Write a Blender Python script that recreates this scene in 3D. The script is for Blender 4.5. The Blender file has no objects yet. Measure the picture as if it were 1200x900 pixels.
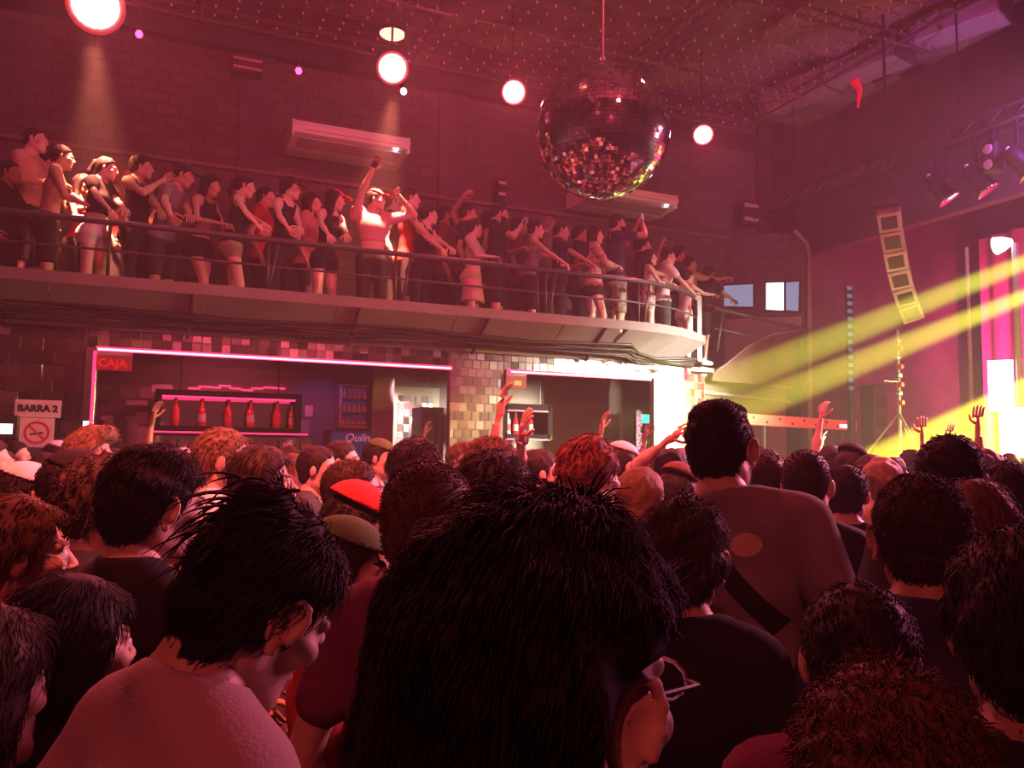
import bpy, math, random
import numpy as np
from mathutils import Vector, Matrix

random.seed(7)
rng = np.random.default_rng(7)
scene = bpy.context.scene
COL = scene.collection

# ---------------------------------------------------------------- camera
F_PX = 950.0
CAM = Vector((0.0, 0.0, 1.75))
YAW, PITCH, ROLL = math.radians(23.1), math.radians(4.63), math.radians(0.8)
_f = Vector((math.sin(YAW) * math.cos(PITCH), math.cos(YAW) * math.cos(PITCH), math.sin(PITCH)))
_r0 = Vector((math.cos(YAW), -math.sin(YAW), 0.0))
_u0 = _r0.cross(_f)
_r = _r0 * math.cos(ROLL) + _u0 * math.sin(ROLL)
_u = _u0 * math.cos(ROLL) - _r0 * math.sin(ROLL)
cam_data = bpy.data.cameras.new('camera')
cam_data.sensor_width = 36.0
cam_data.lens = F_PX / 1200.0 * 36.0
cam_data.clip_start = 0.05
cam_data.clip_end = 100.0
cam = bpy.data.objects.new('camera', cam_data)
COL.objects.link(cam)
M = Matrix((( _r.x, _u.x, -_f.x, CAM.x), (_r.y, _u.y, -_f.y, CAM.y), (_r.z, _u.z, -_f.z, CAM.z), (0, 0, 0, 1)))
cam.matrix_world = M
scene.camera = cam


def ray(px, py):
    return _f + _r * ((px - 600.0) / F_PX) - _u * ((py - 450.0) / F_PX)


def at(px, py, depth):
    return CAM + ray(px, py) * depth


def at_y(px, py, y):
    d = ray(px, py)
    return CAM + d * (y / d.y)


def at_x(px, py, x):
    d = ray(px, py)
    return CAM + d * (x / d.x)


def at_z(px, py, z):
    d = ray(px, py)
    return CAM + d * ((z - CAM.z) / d.z)


# ---------------------------------------------------------------- world, haze, exposure
w = bpy.data.worlds.new('world')
scene.world = w
w.use_nodes = True
nt = w.node_tree
nt.nodes.clear()
wo = nt.nodes.new('ShaderNodeOutputWorld')
bg = nt.nodes.new('ShaderNodeBackground')
bg.inputs[0].default_value = (0.02, 0.004, 0.008, 1)
bg.inputs[1].default_value = 0.0
vs = nt.nodes.new('ShaderNodeVolumeScatter')
vs.inputs['Color'].default_value = (1.0, 0.95, 0.95, 1)
vs.inputs['Density'].default_value = 0.0052
vs.inputs['Anisotropy'].default_value = 0.25
nt.links.new(bg.outputs[0], wo.inputs['Surface'])
nt.links.new(vs.outputs[0], wo.inputs['Volume'])
scene.view_settings.view_transform = 'Standard'
scene.view_settings.look = 'None'
scene.view_settings.exposure = 0.0
scene.view_settings.gamma = 1.0
scene.view_settings.use_curve_mapping = False
cy = scene.cycles
cy.max_bounces = 5
cy.diffuse_bounces = 3
cy.glossy_bounces = 3
cy.transmission_bounces = 3
cy.volume_bounces = 0
cy.transparent_max_bounces = 6
cy.sample_clamp_indirect = 4.0
cy.caustics_reflective = False
cy.caustics_refractive = False


def spot(name, loc, target, color, energy, angle, blend=0.3, radius=0.05):
    d = bpy.data.lights.new(name, 'SPOT')
    d.color = color
    d.energy = energy
    d.spot_size = math.radians(angle)
    d.spot_blend = blend
    d.shadow_soft_size = radius
    o = bpy.data.objects.new(name, d)
    o.location = loc
    v = Vector(target) - Vector(loc)
    o.rotation_euler = v.to_track_quat('-Z', 'Y').to_euler()
    COL.objects.link(o)
    return o


def area(name, loc, target, color, energy, sx, sy, spread=180):
    d = bpy.data.lights.new(name, 'AREA')
    d.shape = 'RECTANGLE'
    d.size = sx
    d.size_y = sy
    d.color = color
    d.energy = energy
    d.spread = math.radians(spread)
    o = bpy.data.objects.new(name, d)
    o.location = loc
    v = Vector(target) - Vector(loc)
    o.rotation_euler = v.to_track_quat('-Z', 'Y').to_euler()
    COL.objects.link(o)
    return o


RED = (1.0, 0.085, 0.14)
PINK = (1.0, 0.16, 0.30)
YELLOW = (0.80, 0.85, 0.08)
# red wash lamps on the ceiling grid and behind the camera
for _s, _t, _e, _a, _c in (((-3.0, -3.5, 6.5), (1.5, 4.5, 1.2), 620, 62, (1.0, 0.10, 0.10)), ((-0.5, 0.6, 7.3), (0.3, 4.2, 1.6), 5600, 42, (1.0, 0.11, 0.085)), ((3.2, 1.5, 7.3), (2.6, 5.2, 1.6), 3000, 46, (1.0, 0.10, 0.10)), ((0.0, 2.5, 7.2), (1.5, 10.5, 4.3), 560, 75, RED), ((4.0, 3.0, 7.2), (5.5, 10.5, 4.3), 560, 75, RED),
                       ((1.2, 5.2, 7.3), (0.6, 5.8, 0.0), 620, 100, (1.0, 0.12, 0.09)), ((5.5, 5.5, 7.3), (5.5, 5.9, 0.0), 420, 110, RED), ((1.0, -2.0, 4.5), (5.0, 6.5, 8.2), 1500, 100, RED)):
    spot('wash_lamp', _s, _t, _c, _e, _a, 0.6, 0.09)
# stage wash: pink and white bars on the stage, off to the right
area('stage_wash_lamp', (12.5, 3.0, 4.6), (3.5, 4.5, 1.3), (1.0, 0.20, 0.45), 300, 2.0, 0.8, 110)
area('stage_wash_lamp', (12.8, 6.5, 3.0), (8.6, 7.4, 1.3), (1.0, 0.85, 0.15), 260, 1.5, 0.8, 60)
# white blinder on the stage side whose reflection burns out in the mirrored corner
area('stage_blinder_lamp', (12.3, 1.9, 3.3), (6.8, 9.8, 2.1), (1.0, 0.95, 0.72), 230, 1.6, 2.2, 20)
# moving heads with yellow beams aimed at the mirrored corner and over the crowd
for _s, _t, _e, _a, _c in (((12.0, 5.3, 5.25), (6.95, 9.7, 2.55), 1150000, 4.6, (0.72, 0.80, 0.05)), ((12.0, 5.5, 4.80), (6.85, 9.8, 2.0), 1250000, 4.6, (0.85, 0.82, 0.05)),
                   ((12.0, 5.2, 4.0), (7.9, 8.3, 1.2), 2000000, 6.5, (1.0, 0.85, 0.05)), ((12.0, 5.6, 3.7), (8.8, 8.6, 1.0), 1700000, 7.0, (1.0, 0.80, 0.06)), ((12.2, 5.0, 3.0), (9.5, 8.0, 1.5), 1200000, 8.0, (1.0, 0.85, 0.08))):
    spot('stage_beam_spot', _s, _t, _c, _e, _a, 0.35, 0.04)
spot('magenta_stage_lamp', (11.9, 6.2, 1.6), (15.2, 9.6, 3.0), (1.0, 0.02, 0.20), 9000, 44, 0.7, 0.1)
spot('stage_beam_spot', (12.0, 5.0, 5.0), (3.66, 9.8, 2.1), (1.0, 0.72, 0.22), 11000, 5.5, 0.9, 0.1)  # unseen spot added to spill warm yellow on the tiled pillar
spot('stage_wash_lamp', (10.4, 4.6, 5.6), (1.2, 4.8, 1.4), (1.0, 0.24, 0.36), 7500, 44, 0.6, 0.12)
spot('violet_fill', (9.3, 5.6, 5.7), (10.9, 8.6, 6.6), (0.50, 0.12, 0.75), 260, 95, 0.7, 0.1)  # unseen violet fill added to tint the stage-end wall and haze
area('curtain_uplight', (13.2, 8.5, 1.5), (15.0, 8.6, 3.0), (1.0, 0.02, 0.20), 600, 3.0, 0.4)

# ---------------------------------------------------------------- materials
def mat(name, color, rough=0.6, metal=0.0, emit=None, emit_s=0.0, var=0.0, scale=8.0, bump=0.0, bscale=40.0, spec=0.5):
    m = bpy.data.materials.new(name)
    m.use_nodes = True
    n = m.node_tree.nodes
    l = m.node_tree.links
    b = n['Principled BSDF']
    b.inputs['Base Color'].default_value = (*color, 1)
    b.inputs['Roughness'].default_value = rough
    b.inputs['Metallic'].default_value = metal
    b.inputs['Specular IOR Level'].default_value = spec
    if emit:
        b.inputs['Emission Color'].default_value = (*emit, 1)
        b.inputs['Emission Strength'].default_value = emit_s
    if var or bump:
        tc = n.new('ShaderNodeTexCoord')
    if var:
        t = n.new('ShaderNodeTexNoise')
        t.inputs['Scale'].default_value = scale
        t.inputs['Detail'].default_value = 5
        r = n.new('ShaderNodeValToRGB')
        r.color_ramp.elements[0].position = 0.3
        r.color_ramp.elements[1].position = 0.7
        r.color_ramp.elements[0].color = (*[c * (1 - var) for c in color], 1)
        r.color_ramp.elements[1].color = (*[min(1, c * (1 + var)) for c in color], 1)
        l.new(tc.outputs['Object'], t.inputs['Vector'])
        l.new(t.outputs['Fac'], r.inputs['Fac'])
        l.new(r.outputs['Color'], b.inputs['Base Color'])
    if bump:
        t2 = n.new('ShaderNodeTexNoise')
        t2.inputs['Scale'].default_value = bscale
        t2.inputs['Detail'].default_value = 4
        bp = n.new('ShaderNodeBump')
        bp.inputs['Strength'].default_value = bump
        bp.inputs['Distance'].default_value = 0.01
        l.new(tc.outputs['Object'], t2.inputs['Vector'])
        l.new(t2.outputs['Fac'], bp.inputs['Height'])
        l.new(bp.outputs['Normal'], b.inputs['Normal'])
    return m


def brick_mat(name, c1, c2, mortar, scale):
    m = bpy.data.materials.new(name)
    m.use_nodes = True
    n = m.node_tree.nodes
    l = m.node_tree.links
    b = n['Principled BSDF']
    b.inputs['Roughness'].default_value = 0.8
    tc = n.new('ShaderNodeTexCoord')
    mp = n.new('ShaderNodeMapping')
    mp.inputs['Rotation'].default_value = (math.radians(90), 0, 0)
    br = n.new('ShaderNodeTexBrick')
    br.inputs['Color1'].default_value = (*c1, 1)
    br.inputs['Color2'].default_value = (*c2, 1)
    br.inputs['Mortar'].default_value = (*mortar, 1)
    br.inputs['Scale'].default_value = scale
    br.inputs['Mortar Size'].default_value = 0.015
    bp = n.new('ShaderNodeBump')
    bp.inputs['Strength'].default_value = 0.5
    bp.inputs['Distance'].default_value = 0.01
    l.new(tc.outputs['Object'], mp.inputs['Vector'])
    l.new(mp.outputs['Vector'], br.inputs['Vector'])
    l.new(br.outputs['Color'], b.inputs['Base Color'])
    inv = n.new('ShaderNodeMath')
    inv.operation = 'SUBTRACT'
    inv.inputs[0].default_value = 1.0
    l.new(br.outputs['Fac'], inv.inputs[1])
    l.new(inv.outputs[0], bp.inputs['Height'])
    l.new(bp.outputs['Normal'], b.inputs['Normal'])
    return m


def lamp_mat(name, color, s):
    return mat(name, (0.0, 0.0, 0.0), 0.5, 0, color, s)


K = {}
K['brick'] = brick_mat('painted brick', (0.105, 0.085, 0.085), (0.085, 0.068, 0.068), (0.06, 0.05, 0.05), 1.6)
K['dark_wall'] = mat('dark wall paint', (0.085, 0.065, 0.075), 0.8, var=0.25, scale=2.0, bump=0.3, bscale=20)
K['black'] = mat('black painted metal', (0.02, 0.02, 0.022), 0.45)
K['rail'] = mat('dark grey painted steel', (0.06, 0.06, 0.07), 0.4, 0.3)
K['ceiling'] = mat('dark ceiling paint', (0.32, 0.24, 0.25), 0.85, var=0.5, scale=1.2, bump=0.4, bscale=8)
K['floor'] = mat('dark dance floor', (0.04, 0.03, 0.035), 0.4, var=0.3, scale=3)
K['fascia'] = mat('grey painted fascia board', (0.18, 0.15, 0.165), 0.6, var=0.12, scale=3.0)
K['soffit'] = mat('pale painted soffit panel', (0.25, 0.21, 0.22), 0.65, var=0.15, scale=2.0)
K['grout'] = mat('dark tile backing', (0.22, 0.17, 0.16), 0.7)
K['grout_pale'] = mat('pale tile grout', (0.45, 0.38, 0.30), 0.7)
K['mirror'] = [mat('mirror tile %d' % i, (c, c * 0.95, c * 0.92), r, 1.0) for i, (c, r) in
               enumerate(((0.55, 0.22), (0.42, 0.3), (0.62, 0.16), (0.35, 0.38), (0.10, 0.25), (0.16, 0.3), (0.07, 0.4), (0.42, 0.42), (0.30, 0.45), (0.36, 0.35)))]
K['bar_mirror'] = mat('bar mirror', (0.6, 0.57, 0.58), 0.06, 1.0)
K['ball'] = [mat('mirror ball facet %d' % i, (c, c, c), r, 1.0) for i, (c, r) in enumerate(((0.86, 0.03), (0.75, 0.06), (0.9, 0.04)))]
K['white'] = mat('white plastic', (0.72, 0.70, 0.70), 0.45)
K['louvre'] = mat('grey plastic louvre', (0.35, 0.33, 0.34), 0.5)
K['duct'] = mat('pale ventilation duct', (0.50, 0.40, 0.40), 0.5, var=0.1)
K['pipe'] = mat('dull steel pipe', (0.25, 0.20, 0.20), 0.45, 0.6)
K['knot'] = mat('pale net clip', (0.75, 0.6, 0.58), 0.35)
K['net'] = mat('dark net cable', (0.12, 0.09, 0.09), 0.6)
K['cable'] = mat('black rubber cable', (0.015, 0.013, 0.014), 0.5)
K['rust'] = mat('rust brown panel', (0.085, 0.028, 0.017), 0.6, var=0.3, scale=2.5)
K['panel_pale'] = mat('pale booth panel', (0.30, 0.27, 0.33), 0.6)
K['curtain'] = mat('stage curtain cloth', (0.35, 0.20, 0.25), 0.9)
K['stage'] = mat('black stage board', (0.03, 0.03, 0.03), 0.6)
K['sign_white'] = mat('white sign board', (0.80, 0.78, 0.78), 0.5)
K['sign_black'] = mat('black sign lettering', (0.01, 0.01, 0.012), 0.5)
K['sign_red'] = mat('red sign print', (0.55, 0.02, 0.02), 0.5)
K['sign_wine'] = mat('backlit wine red sign panel', (0.20, 0.02, 0.02), 0.5, 0, (1, 0.03, 0.05), 0.12)
K['sign_letter'] = mat('bright red sign lettering', (0.6, 0.02, 0.02), 0.5, 0, (1, 0.02, 0.03), 0.3)
K['lamp_hot'] = lamp_mat('hot red white lamp', (1.0, 0.62, 0.58), 40)
K['halo_ring'] = lamp_mat('red halo glow', (1.0, 0.04, 0.06), 0.5)  # dim red emission imitating the halo round each lamp
K['matte'] = mat('matte black board', (0.012, 0.011, 0.012), 0.9, spec=0.08)
K['lamp_red'] = lamp_mat('small red lamp', (1.0, 0.03, 0.12), 10)
K['lamp_white'] = lamp_mat('small white indicator', (0.85, 0.8, 1.0), 8)
K['led_red'] = lamp_mat('red led strip', (1.0, 0.22, 0.28), 5.0)
K['led_edge'] = lamp_mat('magenta led strip', (1.0, 0.03, 0.13), 2.4)
K['screen_white'] = lamp_mat('white video screen', (0.95, 0.92, 1.0), 3.5)
K['pane_glow'] = lamp_mat('blue reflection glow', (0.30, 0.36, 0.55), 0.7)  # blue emission stands in for reflections in the booth glass
K['exit'] = lamp_mat('green exit sign light', (0.05, 0.9, 0.45), 2.0)
K['blue'] = mat('blue advertising board', (0.02, 0.05, 0.16), 0.4, 0, (0.05, 0.12, 0.45), 0.10)
K['blue_print'] = mat('pale lettering', (0.6, 0.35, 0.4), 0.5, 0, (0.8, 0.3, 0.4), 0.3)
K['chrome'] = mat('chrome', (0.75, 0.72, 0.72), 0.15, 1.0)
K['glass_red'] = mat('red bottle glass', (0.55, 0.02, 0.03), 0.12)
K['glass_amber'] = mat('amber bottle glass', (0.45, 0.12, 0.02), 0.12)
K['glass_green'] = mat('green bottle glass', (0.05, 0.22, 0.08), 0.12)
K['glass_clear'] = mat('pale bottle glass', (0.65, 0.5, 0.5), 0.1)
K['cap'] = mat('dark bottle cap', (0.05, 0.02, 0.02), 0.4)
K['label'] = mat('pale bottle label', (0.6, 0.5, 0.45), 0.6)
K['paper'] = mat('yellowed poster paper', (0.75, 0.68, 0.4), 0.7)
K['dark_green'] = mat('dark green board', (0.01, 0.05, 0.03), 0.5)
K['bar_wall'] = mat('dark bar back wall', (0.16, 0.11, 0.11), 0.6, var=0.2, scale=2)
K['beige'] = mat('brown painted wall', (0.16, 0.12, 0.095), 0.7, var=0.15, scale=1.5)


# ---------------------------------------------------------------- mesh builder
class MB:
    def __init__(s):
        s.v = []
        s.f = []
        s.m = []

    def add(s, vs, fs, m=0):
        o = len(s.v)
        s.v += [tuple(x) for x in vs]
        s.f += [tuple(i + o for i in f) for f in fs]
        s.m += [m] * len(fs)
        return s

    def box(s, c, size, rot=None, m=0, bev=0.0):
        hx, hy, hz = size[0] / 2, size[1] / 2, size[2] / 2
        if bev > 0:
            b = min(bev, hx * 0.9, hy * 0.9, hz * 0.9)
            pts = []
            for sx in (-1, 1):
                for sy in (-1, 1):
                    for sz in (-1, 1):
                        pts += [(sx * (hx - b), sy * (hy - b), sz * hz), (sx * (hx - b), sy * hy, sz * (hz - b)), (sx * hx, sy * (hy - b), sz * (hz - b))]
            import bmesh
            bm = bmesh.new()
            for p in pts:
                bm.verts.new(p)
            bmesh.ops.convex_hull(bm, input=bm.verts)
            bmesh.ops.recalc_face_normals(bm, faces=bm.faces)
            bm.verts.index_update()
            vs = [v.co.copy() for v in bm.verts]
            fs = [[v.index for v in f.verts] for f in bm.faces]
            bm.free()
        else:
            vs = [Vector((x, y, z)) for x in (-hx, hx) for y in (-hy, hy) for z in (-hz, hz)]
            fs = [(0, 1, 3, 2), (4, 6, 7, 5), (0, 4, 5, 1), (2, 3, 7, 6), (0, 2, 6, 4), (1, 5, 7, 3)]
        R = rot or Matrix.Identity(3)
        c = Vector(c)
        return s.add([R @ v + c for v in vs], fs, m)

    def tube(s, pts, r, n=8, m=0, close=True):
        """pts list of points, r radius or list"""
        P = [Vector(p) for p in pts]
        R = r if isinstance(r, (list, tuple)) else [r] * len(P)
        rings = []
        ref = None
        vs = []
        for i, p in enumerate(P):
            d = (P[min(i + 1, len(P) - 1)] - P[max(i - 1, 0)])
            if d.length < 1e-9:
                d = Vector((0, 0, 1))
            d.normalize()
            if ref is None:
                ref = Vector((0, 0, 1)) if abs(d.z) < 0.9 else Vector((1, 0, 0))
            a = (ref - d * ref.dot(d))
            if a.length < 1e-6:
                a = d.orthogonal()
            a.normalize()
            ref = a
            b = d.cross(a)
            for k in range(n):
                t = 2 * math.pi * k / n
                vs.append(p + (a * math.cos(t) + b * math.sin(t)) * R[i])
        fs = []
        for i in range(len(P) - 1):
            for k in range(n):
                k2 = (k + 1) % n
                fs.append((i * n + k, i * n + k2, (i + 1) * n + k2, (i + 1) * n + k))
        if close:
            fs.append(tuple(range(n))[::-1])
            fs.append(tuple((len(P) - 1) * n + k for k in range(n)))
        return s.add(vs, fs, m)

    def lathe(s, prof, c, n=14, axis=None, m=0):
        """prof: (radius, height) list about local z at c; axis: 3x3 rotation"""
        R = axis or Matrix.Identity(3)
        c = Vector(c)
        vs = []
        for r, z in prof:
            for k in range(n):
                t = 2 * math.pi * k / n
                vs.append(R @ Vector((r * math.cos(t), r * math.sin(t), z)) + c)
        fs = []
        for i in range(len(prof) - 1):
            for k in range(n):
                k2 = (k + 1) % n
                fs.append((i * n + k, i * n + k2, (i + 1) * n + k2, (i + 1) * n + k))
        fs.append(tuple(range(n))[::-1])
        fs.append(tuple((len(prof) - 1) * n + k for k in range(n)))
        return s.add(vs, fs, m)

    def prism(s, poly, thick, c=(0, 0, 0), R=None, m=0):
        """poly in local xz plane, thickness along local y"""
        R = R or Matrix.Identity(3)
        c = Vector(c)
        n = len(poly)
        vs = [R @ Vector((x, -thick / 2, z)) + c for x, z in poly] + [R @ Vector((x, thick / 2, z)) + c for x, z in poly]
        fs = [tuple(range(n)), tuple(range(2 * n - 1, n - 1, -1))]
        for i in range(n):
            j = (i + 1) % n
            fs.append((j, i, n + i, n + j))
        return s.add(vs, fs, m)

    def mesh(s, name, mats):
        me = bpy.data.meshes.new(name)
        me.from_pydata(s.v, [], s.f)
        for mm in (mats if isinstance(mats, (list, tuple)) else [mats]):
            me.materials.append(mm)
        if any(s.m):
            me.polygons.foreach_set('material_index', s.m)
        me.update()
        return me

    def build(s, name, mats, parent=None, loc=None, smooth=False):
        me = s.mesh(name, mats)
        if smooth:
            me.polygons.foreach_set('use_smooth', [True] * len(me.polygons))
        o = bpy.data.objects.new(name, me)
        COL.objects.link(o)
        if loc is not None:
            o.location = loc
        if parent:
            o.parent = parent
        return o


def tag(o, label=None, cat=None, group=None, kind=None):
    if label:
        o['label'] = label
    if cat:
        o['category'] = cat
    if group:
        o['group'] = group
    if kind:
        o['kind'] = kind
    return o


def empty(name, loc, label, cat, group=None, rz=0.0):
    o = bpy.data.objects.new(name, None)
    o.empty_display_size = 0.1
    o.location = loc
    o.rotation_euler = (0, 0, rz)
    COL.objects.link(o)
    return tag(o, label, cat, group)


def struct(name, mb, m):
    return tag(mb.build(name, m), kind='structure')


def rz3(a):
    return Matrix.Rotation(a, 3, 'Z')


def text_part(s, name, body, size, c, R, m, parent, depth=0.004):
    """flat raised lettering centred at c, upright in the local xz plane of R"""
    cu = bpy.data.curves.new(name, 'FONT')
    cu.body = body
    cu.size = size
    cu.align_x = 'CENTER'
    cu.align_y = 'CENTER'
    cu.extrude = depth
    cu.resolution_u = 3
    cu.shear = 0.25 if body == 'Quilmes' else 0.0
    if s:
        cu.offset = s
    tmp = bpy.data.objects.new(name, cu)
    COL.objects.link(tmp)
    bpy.context.view_layer.update()
    me = bpy.data.meshes.new_from_object(tmp.evaluated_get(bpy.context.evaluated_depsgraph_get()))
    me.name = name
    bpy.data.objects.remove(tmp)
    me.transform(Matrix.Translation(Vector(c)) @ (R @ Matrix.Rotation(math.radians(90), 3, 'X')).to_4x4())
    me.materials.clear()
    me.materials.append(m)
    o = bpy.data.objects.new(name, me)
    COL.objects.link(o)
    o.parent = parent
    return o

# ================================================================ THE SETTING
FLOOR_Z = 0.0
DECK_Z = 3.10
Y_LIP, Y_TILE, Y_BACK = 9.2, 9.86, 11.8
X_L, Y_F, X_R = -5.5, -5.5, 17.0
H = 8.2
NET_Z = 7.55
struct('floor', MB().box((5.75, 4.0, -0.05), (23.0, 19.0, 0.1)), K['floor'])
struct('ceiling', MB().box((5.75, 4.0, H + 0.05), (23.0, 19.0, 0.1)), K['ceiling'])
struct('wall_left', MB().box((X_L - 0.05, 4.0, H / 2), (0.1, 19.0, H)), K['dark_wall'])
struct('wall_front', MB().box((5.75, Y_F - 0.05, H / 2), (23.0, 0.1, H)), K['dark_wall'])
struct('wall_right', MB().box((X_R + 0.05, 4.0, H / 2), (0.1, 19.0, H)), K['dark_wall'])
struct('wall_back', MB().box((5.75, Y_BACK + 1.75, H / 2), (23.0, 0.1, H)), K['dark_wall'])
# upper wall behind the balcony
struct('wall_balcony', MB().box((2.2, Y_BACK + 0.1, (DECK_Z + H) / 2), (15.4, 0.2, H - DECK_Z)), K['brick'])
# shallow pilasters, cornice and rail on the upper wall
for i, x in enumerate((-2.6, 1.0, 3.95, 7.6)):
    struct('trim_%d' % (i + 1), MB().box((x, Y_BACK - 0.03, (DECK_Z + H) / 2), (0.45, 0.06, H - DECK_Z)), K['dark_wall'])
struct('trim_5', MB().box((2.2, Y_BACK - 0.05, 5.62), (15.4, 0.1, 0.05), bev=0.01), K['beige'])
struct('trim_6', MB().box((2.2, Y_BACK - 0.1, 7.42), (15.4, 0.2, 0.22)), K['black'])
# balcony deck, parapet and sloping soffit; the front runs straight, then bends towards the stage
LIP = [(-5.5, 9.2), (5.6, 9.2), (6.1, 9.24), (6.55, 9.38), (6.95, 9.62), (7.35, 9.9)]
INN = [(-5.5, 9.72), (5.5, 9.72), (5.95, 9.76), (6.3, 9.86), (6.65, 10.06), (7.0, 10.32)]


def ribbon(sections, closed=True):
    """sections: list of rings of equal length -> swept solid"""
    mb = MB()
    n = len(sections[0])
    vs = [p for s in sections for p in s]
    fs = []
    for i in range(len(sections) - 1):
        for k in range(n):
            k2 = (k + 1) % n
            fs.append((i * n + k, (i + 1) * n + k, (i + 1) * n + k2, i * n + k2))
    fs.append(tuple(range(n)))
    fs.append(tuple((len(sections) - 1) * n + k for k in range(n))[::-1])
    return mb.add(vs, fs)


struct('trim_7', ribbon([[(a[0], a[1], 3.36), (a[0], a[1], 3.48), (a[0] + (b[0] - a[0]) * 0.16, a[1] + (b[1] - a[1]) * 0.16, 3.48), (a[0] + (b[0] - a[0]) * 0.16, a[1] + (b[1] - a[1]) * 0.16, 3.36)]
                         for a, b in zip(LIP, INN)]), K['fascia'])
# soffit panels, one piece per bay, with a shadow gap between them
sof = tag(bpy.data.objects.new('balcony_soffit', None), kind='structure')
COL.objects.link(sof)
bays = [(-5.5, -4.05), (-4.05, -2.6), (-2.6, -1.15), (-1.15, 0.3), (0.3, 1.75), (1.75, 3.2), (3.2, 4.65), (4.65, 5.5)]
for x0, x1 in bays:
    ribbon([[(x, 9.215, 3.355), (x, 9.235, 3.39), (x, 9.73, 3.085), (x, 9.715, 3.055)] for x in (x0 + 0.008, x1 - 0.008)]).build('soffit_panel', K['soffit'], sof)
cs = []
for a, b in zip(LIP[1:], INN[1:]):
    d = (Vector((b[0], b[1], 0)) - Vector((a[0], a[1], 0)))
    cs.append([(a[0] + d.x * 0.03, a[1] + d.y * 0.03, 3.355), (a[0] + d.x * 0.07, a[1] + d.y * 0.07, 3.39), (b[0] + d.x * 0.03, b[1] + d.y * 0.03, 3.085), (b[0], b[1], 3.055)])
ribbon(cs).build('soffit_panel', K['soffit'], sof)
struct('balcony_floor', ribbon([[(a[0], a[1] - 0.02, 3.04), (a[0], a[1] - 0.02, DECK_Z), (a[0] + e, Y_BACK + f, DECK_Z), (a[0] + e, Y_BACK + f, 3.04)]
                         for a, e, f in zip(INN, (0, 0.6, 0.9, 1.4, 2.0, 2.6), (0, 0, 0, 0, 0, 0))]), K['stage'])
struct('beam', MB().box((0.2, 9.81, 3.03), (11.4, 0.08, 0.06)), K['soffit'])
# ceiling of the bar below the deck and the bar's back wall
struct('ceiling_bar', MB().box((1.0, 10.9, 2.97), (13.0, 2.0, 0.06)), K['bar_wall'])
struct('wall_bar', MB().box((1.0, 11.62, 1.5), (13.0, 0.1, 2.9)), K['bar_wall'])

# ---------------------------------------------------------------- mirror-tiled wall round the bar openings
XA0, XA1, XB0, XB1 = -0.71, 3.34, 4.08, 6.42
ZT, ZO = 3.02, 2.80
tw = tag(MB().box(((X_L + XA0) / 2, Y_TILE + 0.06, ZT / 2), (XA0 - X_L, 0.12, ZT)).box(((XA0 + XA1) / 2, Y_TILE + 0.06, (ZT + ZO) / 2), (XA1 - XA0, 0.12, ZT - ZO))
         .box(((XA1 + XB0) / 2, Y_TILE + 0.06, ZT / 2), (XB0 - XA1, 0.12, ZT)).box(((XB0 + XB1) / 2, Y_TILE + 0.06, (ZT + ZO) / 2), (XB1 - XB0, 0.12, ZT - ZO))
         .box(((XB1 + 6.92) / 2, Y_TILE + 0.06, ZT / 2), (6.92 - XB1, 0.12, ZT)).build('wall_tiled', K['grout']), kind='structure')
tile_meshes = {}


def tile_mesh(wd, ht, mi):
    k = (round(wd, 3), round(ht, 3), mi)
    if k not in tile_meshes:
        tile_meshes[k] = MB().box((0, 0, 0), (wd - 0.006, 0.008, ht - 0.006), bev=0.003).mesh('mirror_tile', K['mirror'][mi])
    return tile_meshes[k]


n_tiles = [0]


def tiles(parent, p0, dirx, width, z0, z1, wd, ht, offset=True, tilt=0.03, lo_mi=0, hi_mi=4):
    """rows of single mirror tiles on the vertical face that starts at p0 and runs along dirx"""
    a = math.atan2(dirx[1], dirx[0])
    nrm = Vector((dirx[1], -dirx[0], 0))
    nr = int(round((z1 - z0) / ht))
    for r in range(nr):
        z = z0 + (r + 0.5) * (z1 - z0) / nr
        x = -(wd / 2 if (offset and r % 2) else 0.0)
        while x < width - 0.01:
            e0, e1 = max(x, 0), min(x + wd, width)
            x += wd
            if e1 - e0 < wd * 0.3:
                continue
            o = bpy.data.objects.new('mirror_tile', tile_mesh(e1 - e0, (z1 - z0) / nr, int(rng.integers(lo_mi, hi_mi))))
            o.location = Vector((p0[0] + dirx[0] * (e0 + e1) / 2, p0[1] + dirx[1] * (e0 + e1) / 2, z)) + nrm * 0.006
            o.rotation_euler = (rng.normal(0, tilt), 0, a + rng.normal(0, tilt))
            o.parent = parent
            COL.objects.link(o)
            n_tiles[0] += 1


# pillar between the two bars, the bands over the bars, the left wall
MB().box(((XA1 + XB0) / 2, Y_TILE - 0.001, 2.15), (XB0 - XA1, 0.006, 1.3)).build('pale_tile_backing', K['grout_pale'], tw)
tiles(tw, (XA1, Y_TILE), (1, 0), XB0 - XA1, 1.55, ZT, 0.118, 0.113, tilt=0.035, lo_mi=7, hi_mi=10)
tiles(tw, (XA0 - 0.1, Y_TILE), (1, 0), (XA1 - XA0) * 0.5, ZO + 0.005, ZT, 0.105, 0.107, offset=False, tilt=0.03, lo_mi=4, hi_mi=7)
tiles(tw, (XA0 - 0.1 + (XA1 - XA0) * 0.5, Y_TILE), (1, 0), (XA1 - XA0) * 0.5 + 0.1, ZO + 0.005, ZT, 0.105, 0.107, offset=False, tilt=0.035, lo_mi=1, hi_mi=7)
tiles(tw, (XB0, Y_TILE), (1, 0), XB1 - XB0, ZO + 0.005, ZT, 0.105, 0.107, offset=False, tilt=0.03)
tiles(tw, (-1.75, Y_TILE), (1, 0), 1.75 + XA0 - 0.13, 1.7, ZT, 0.21, 0.145, tilt=0.015, lo_mi=4, hi_mi=7)
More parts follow.
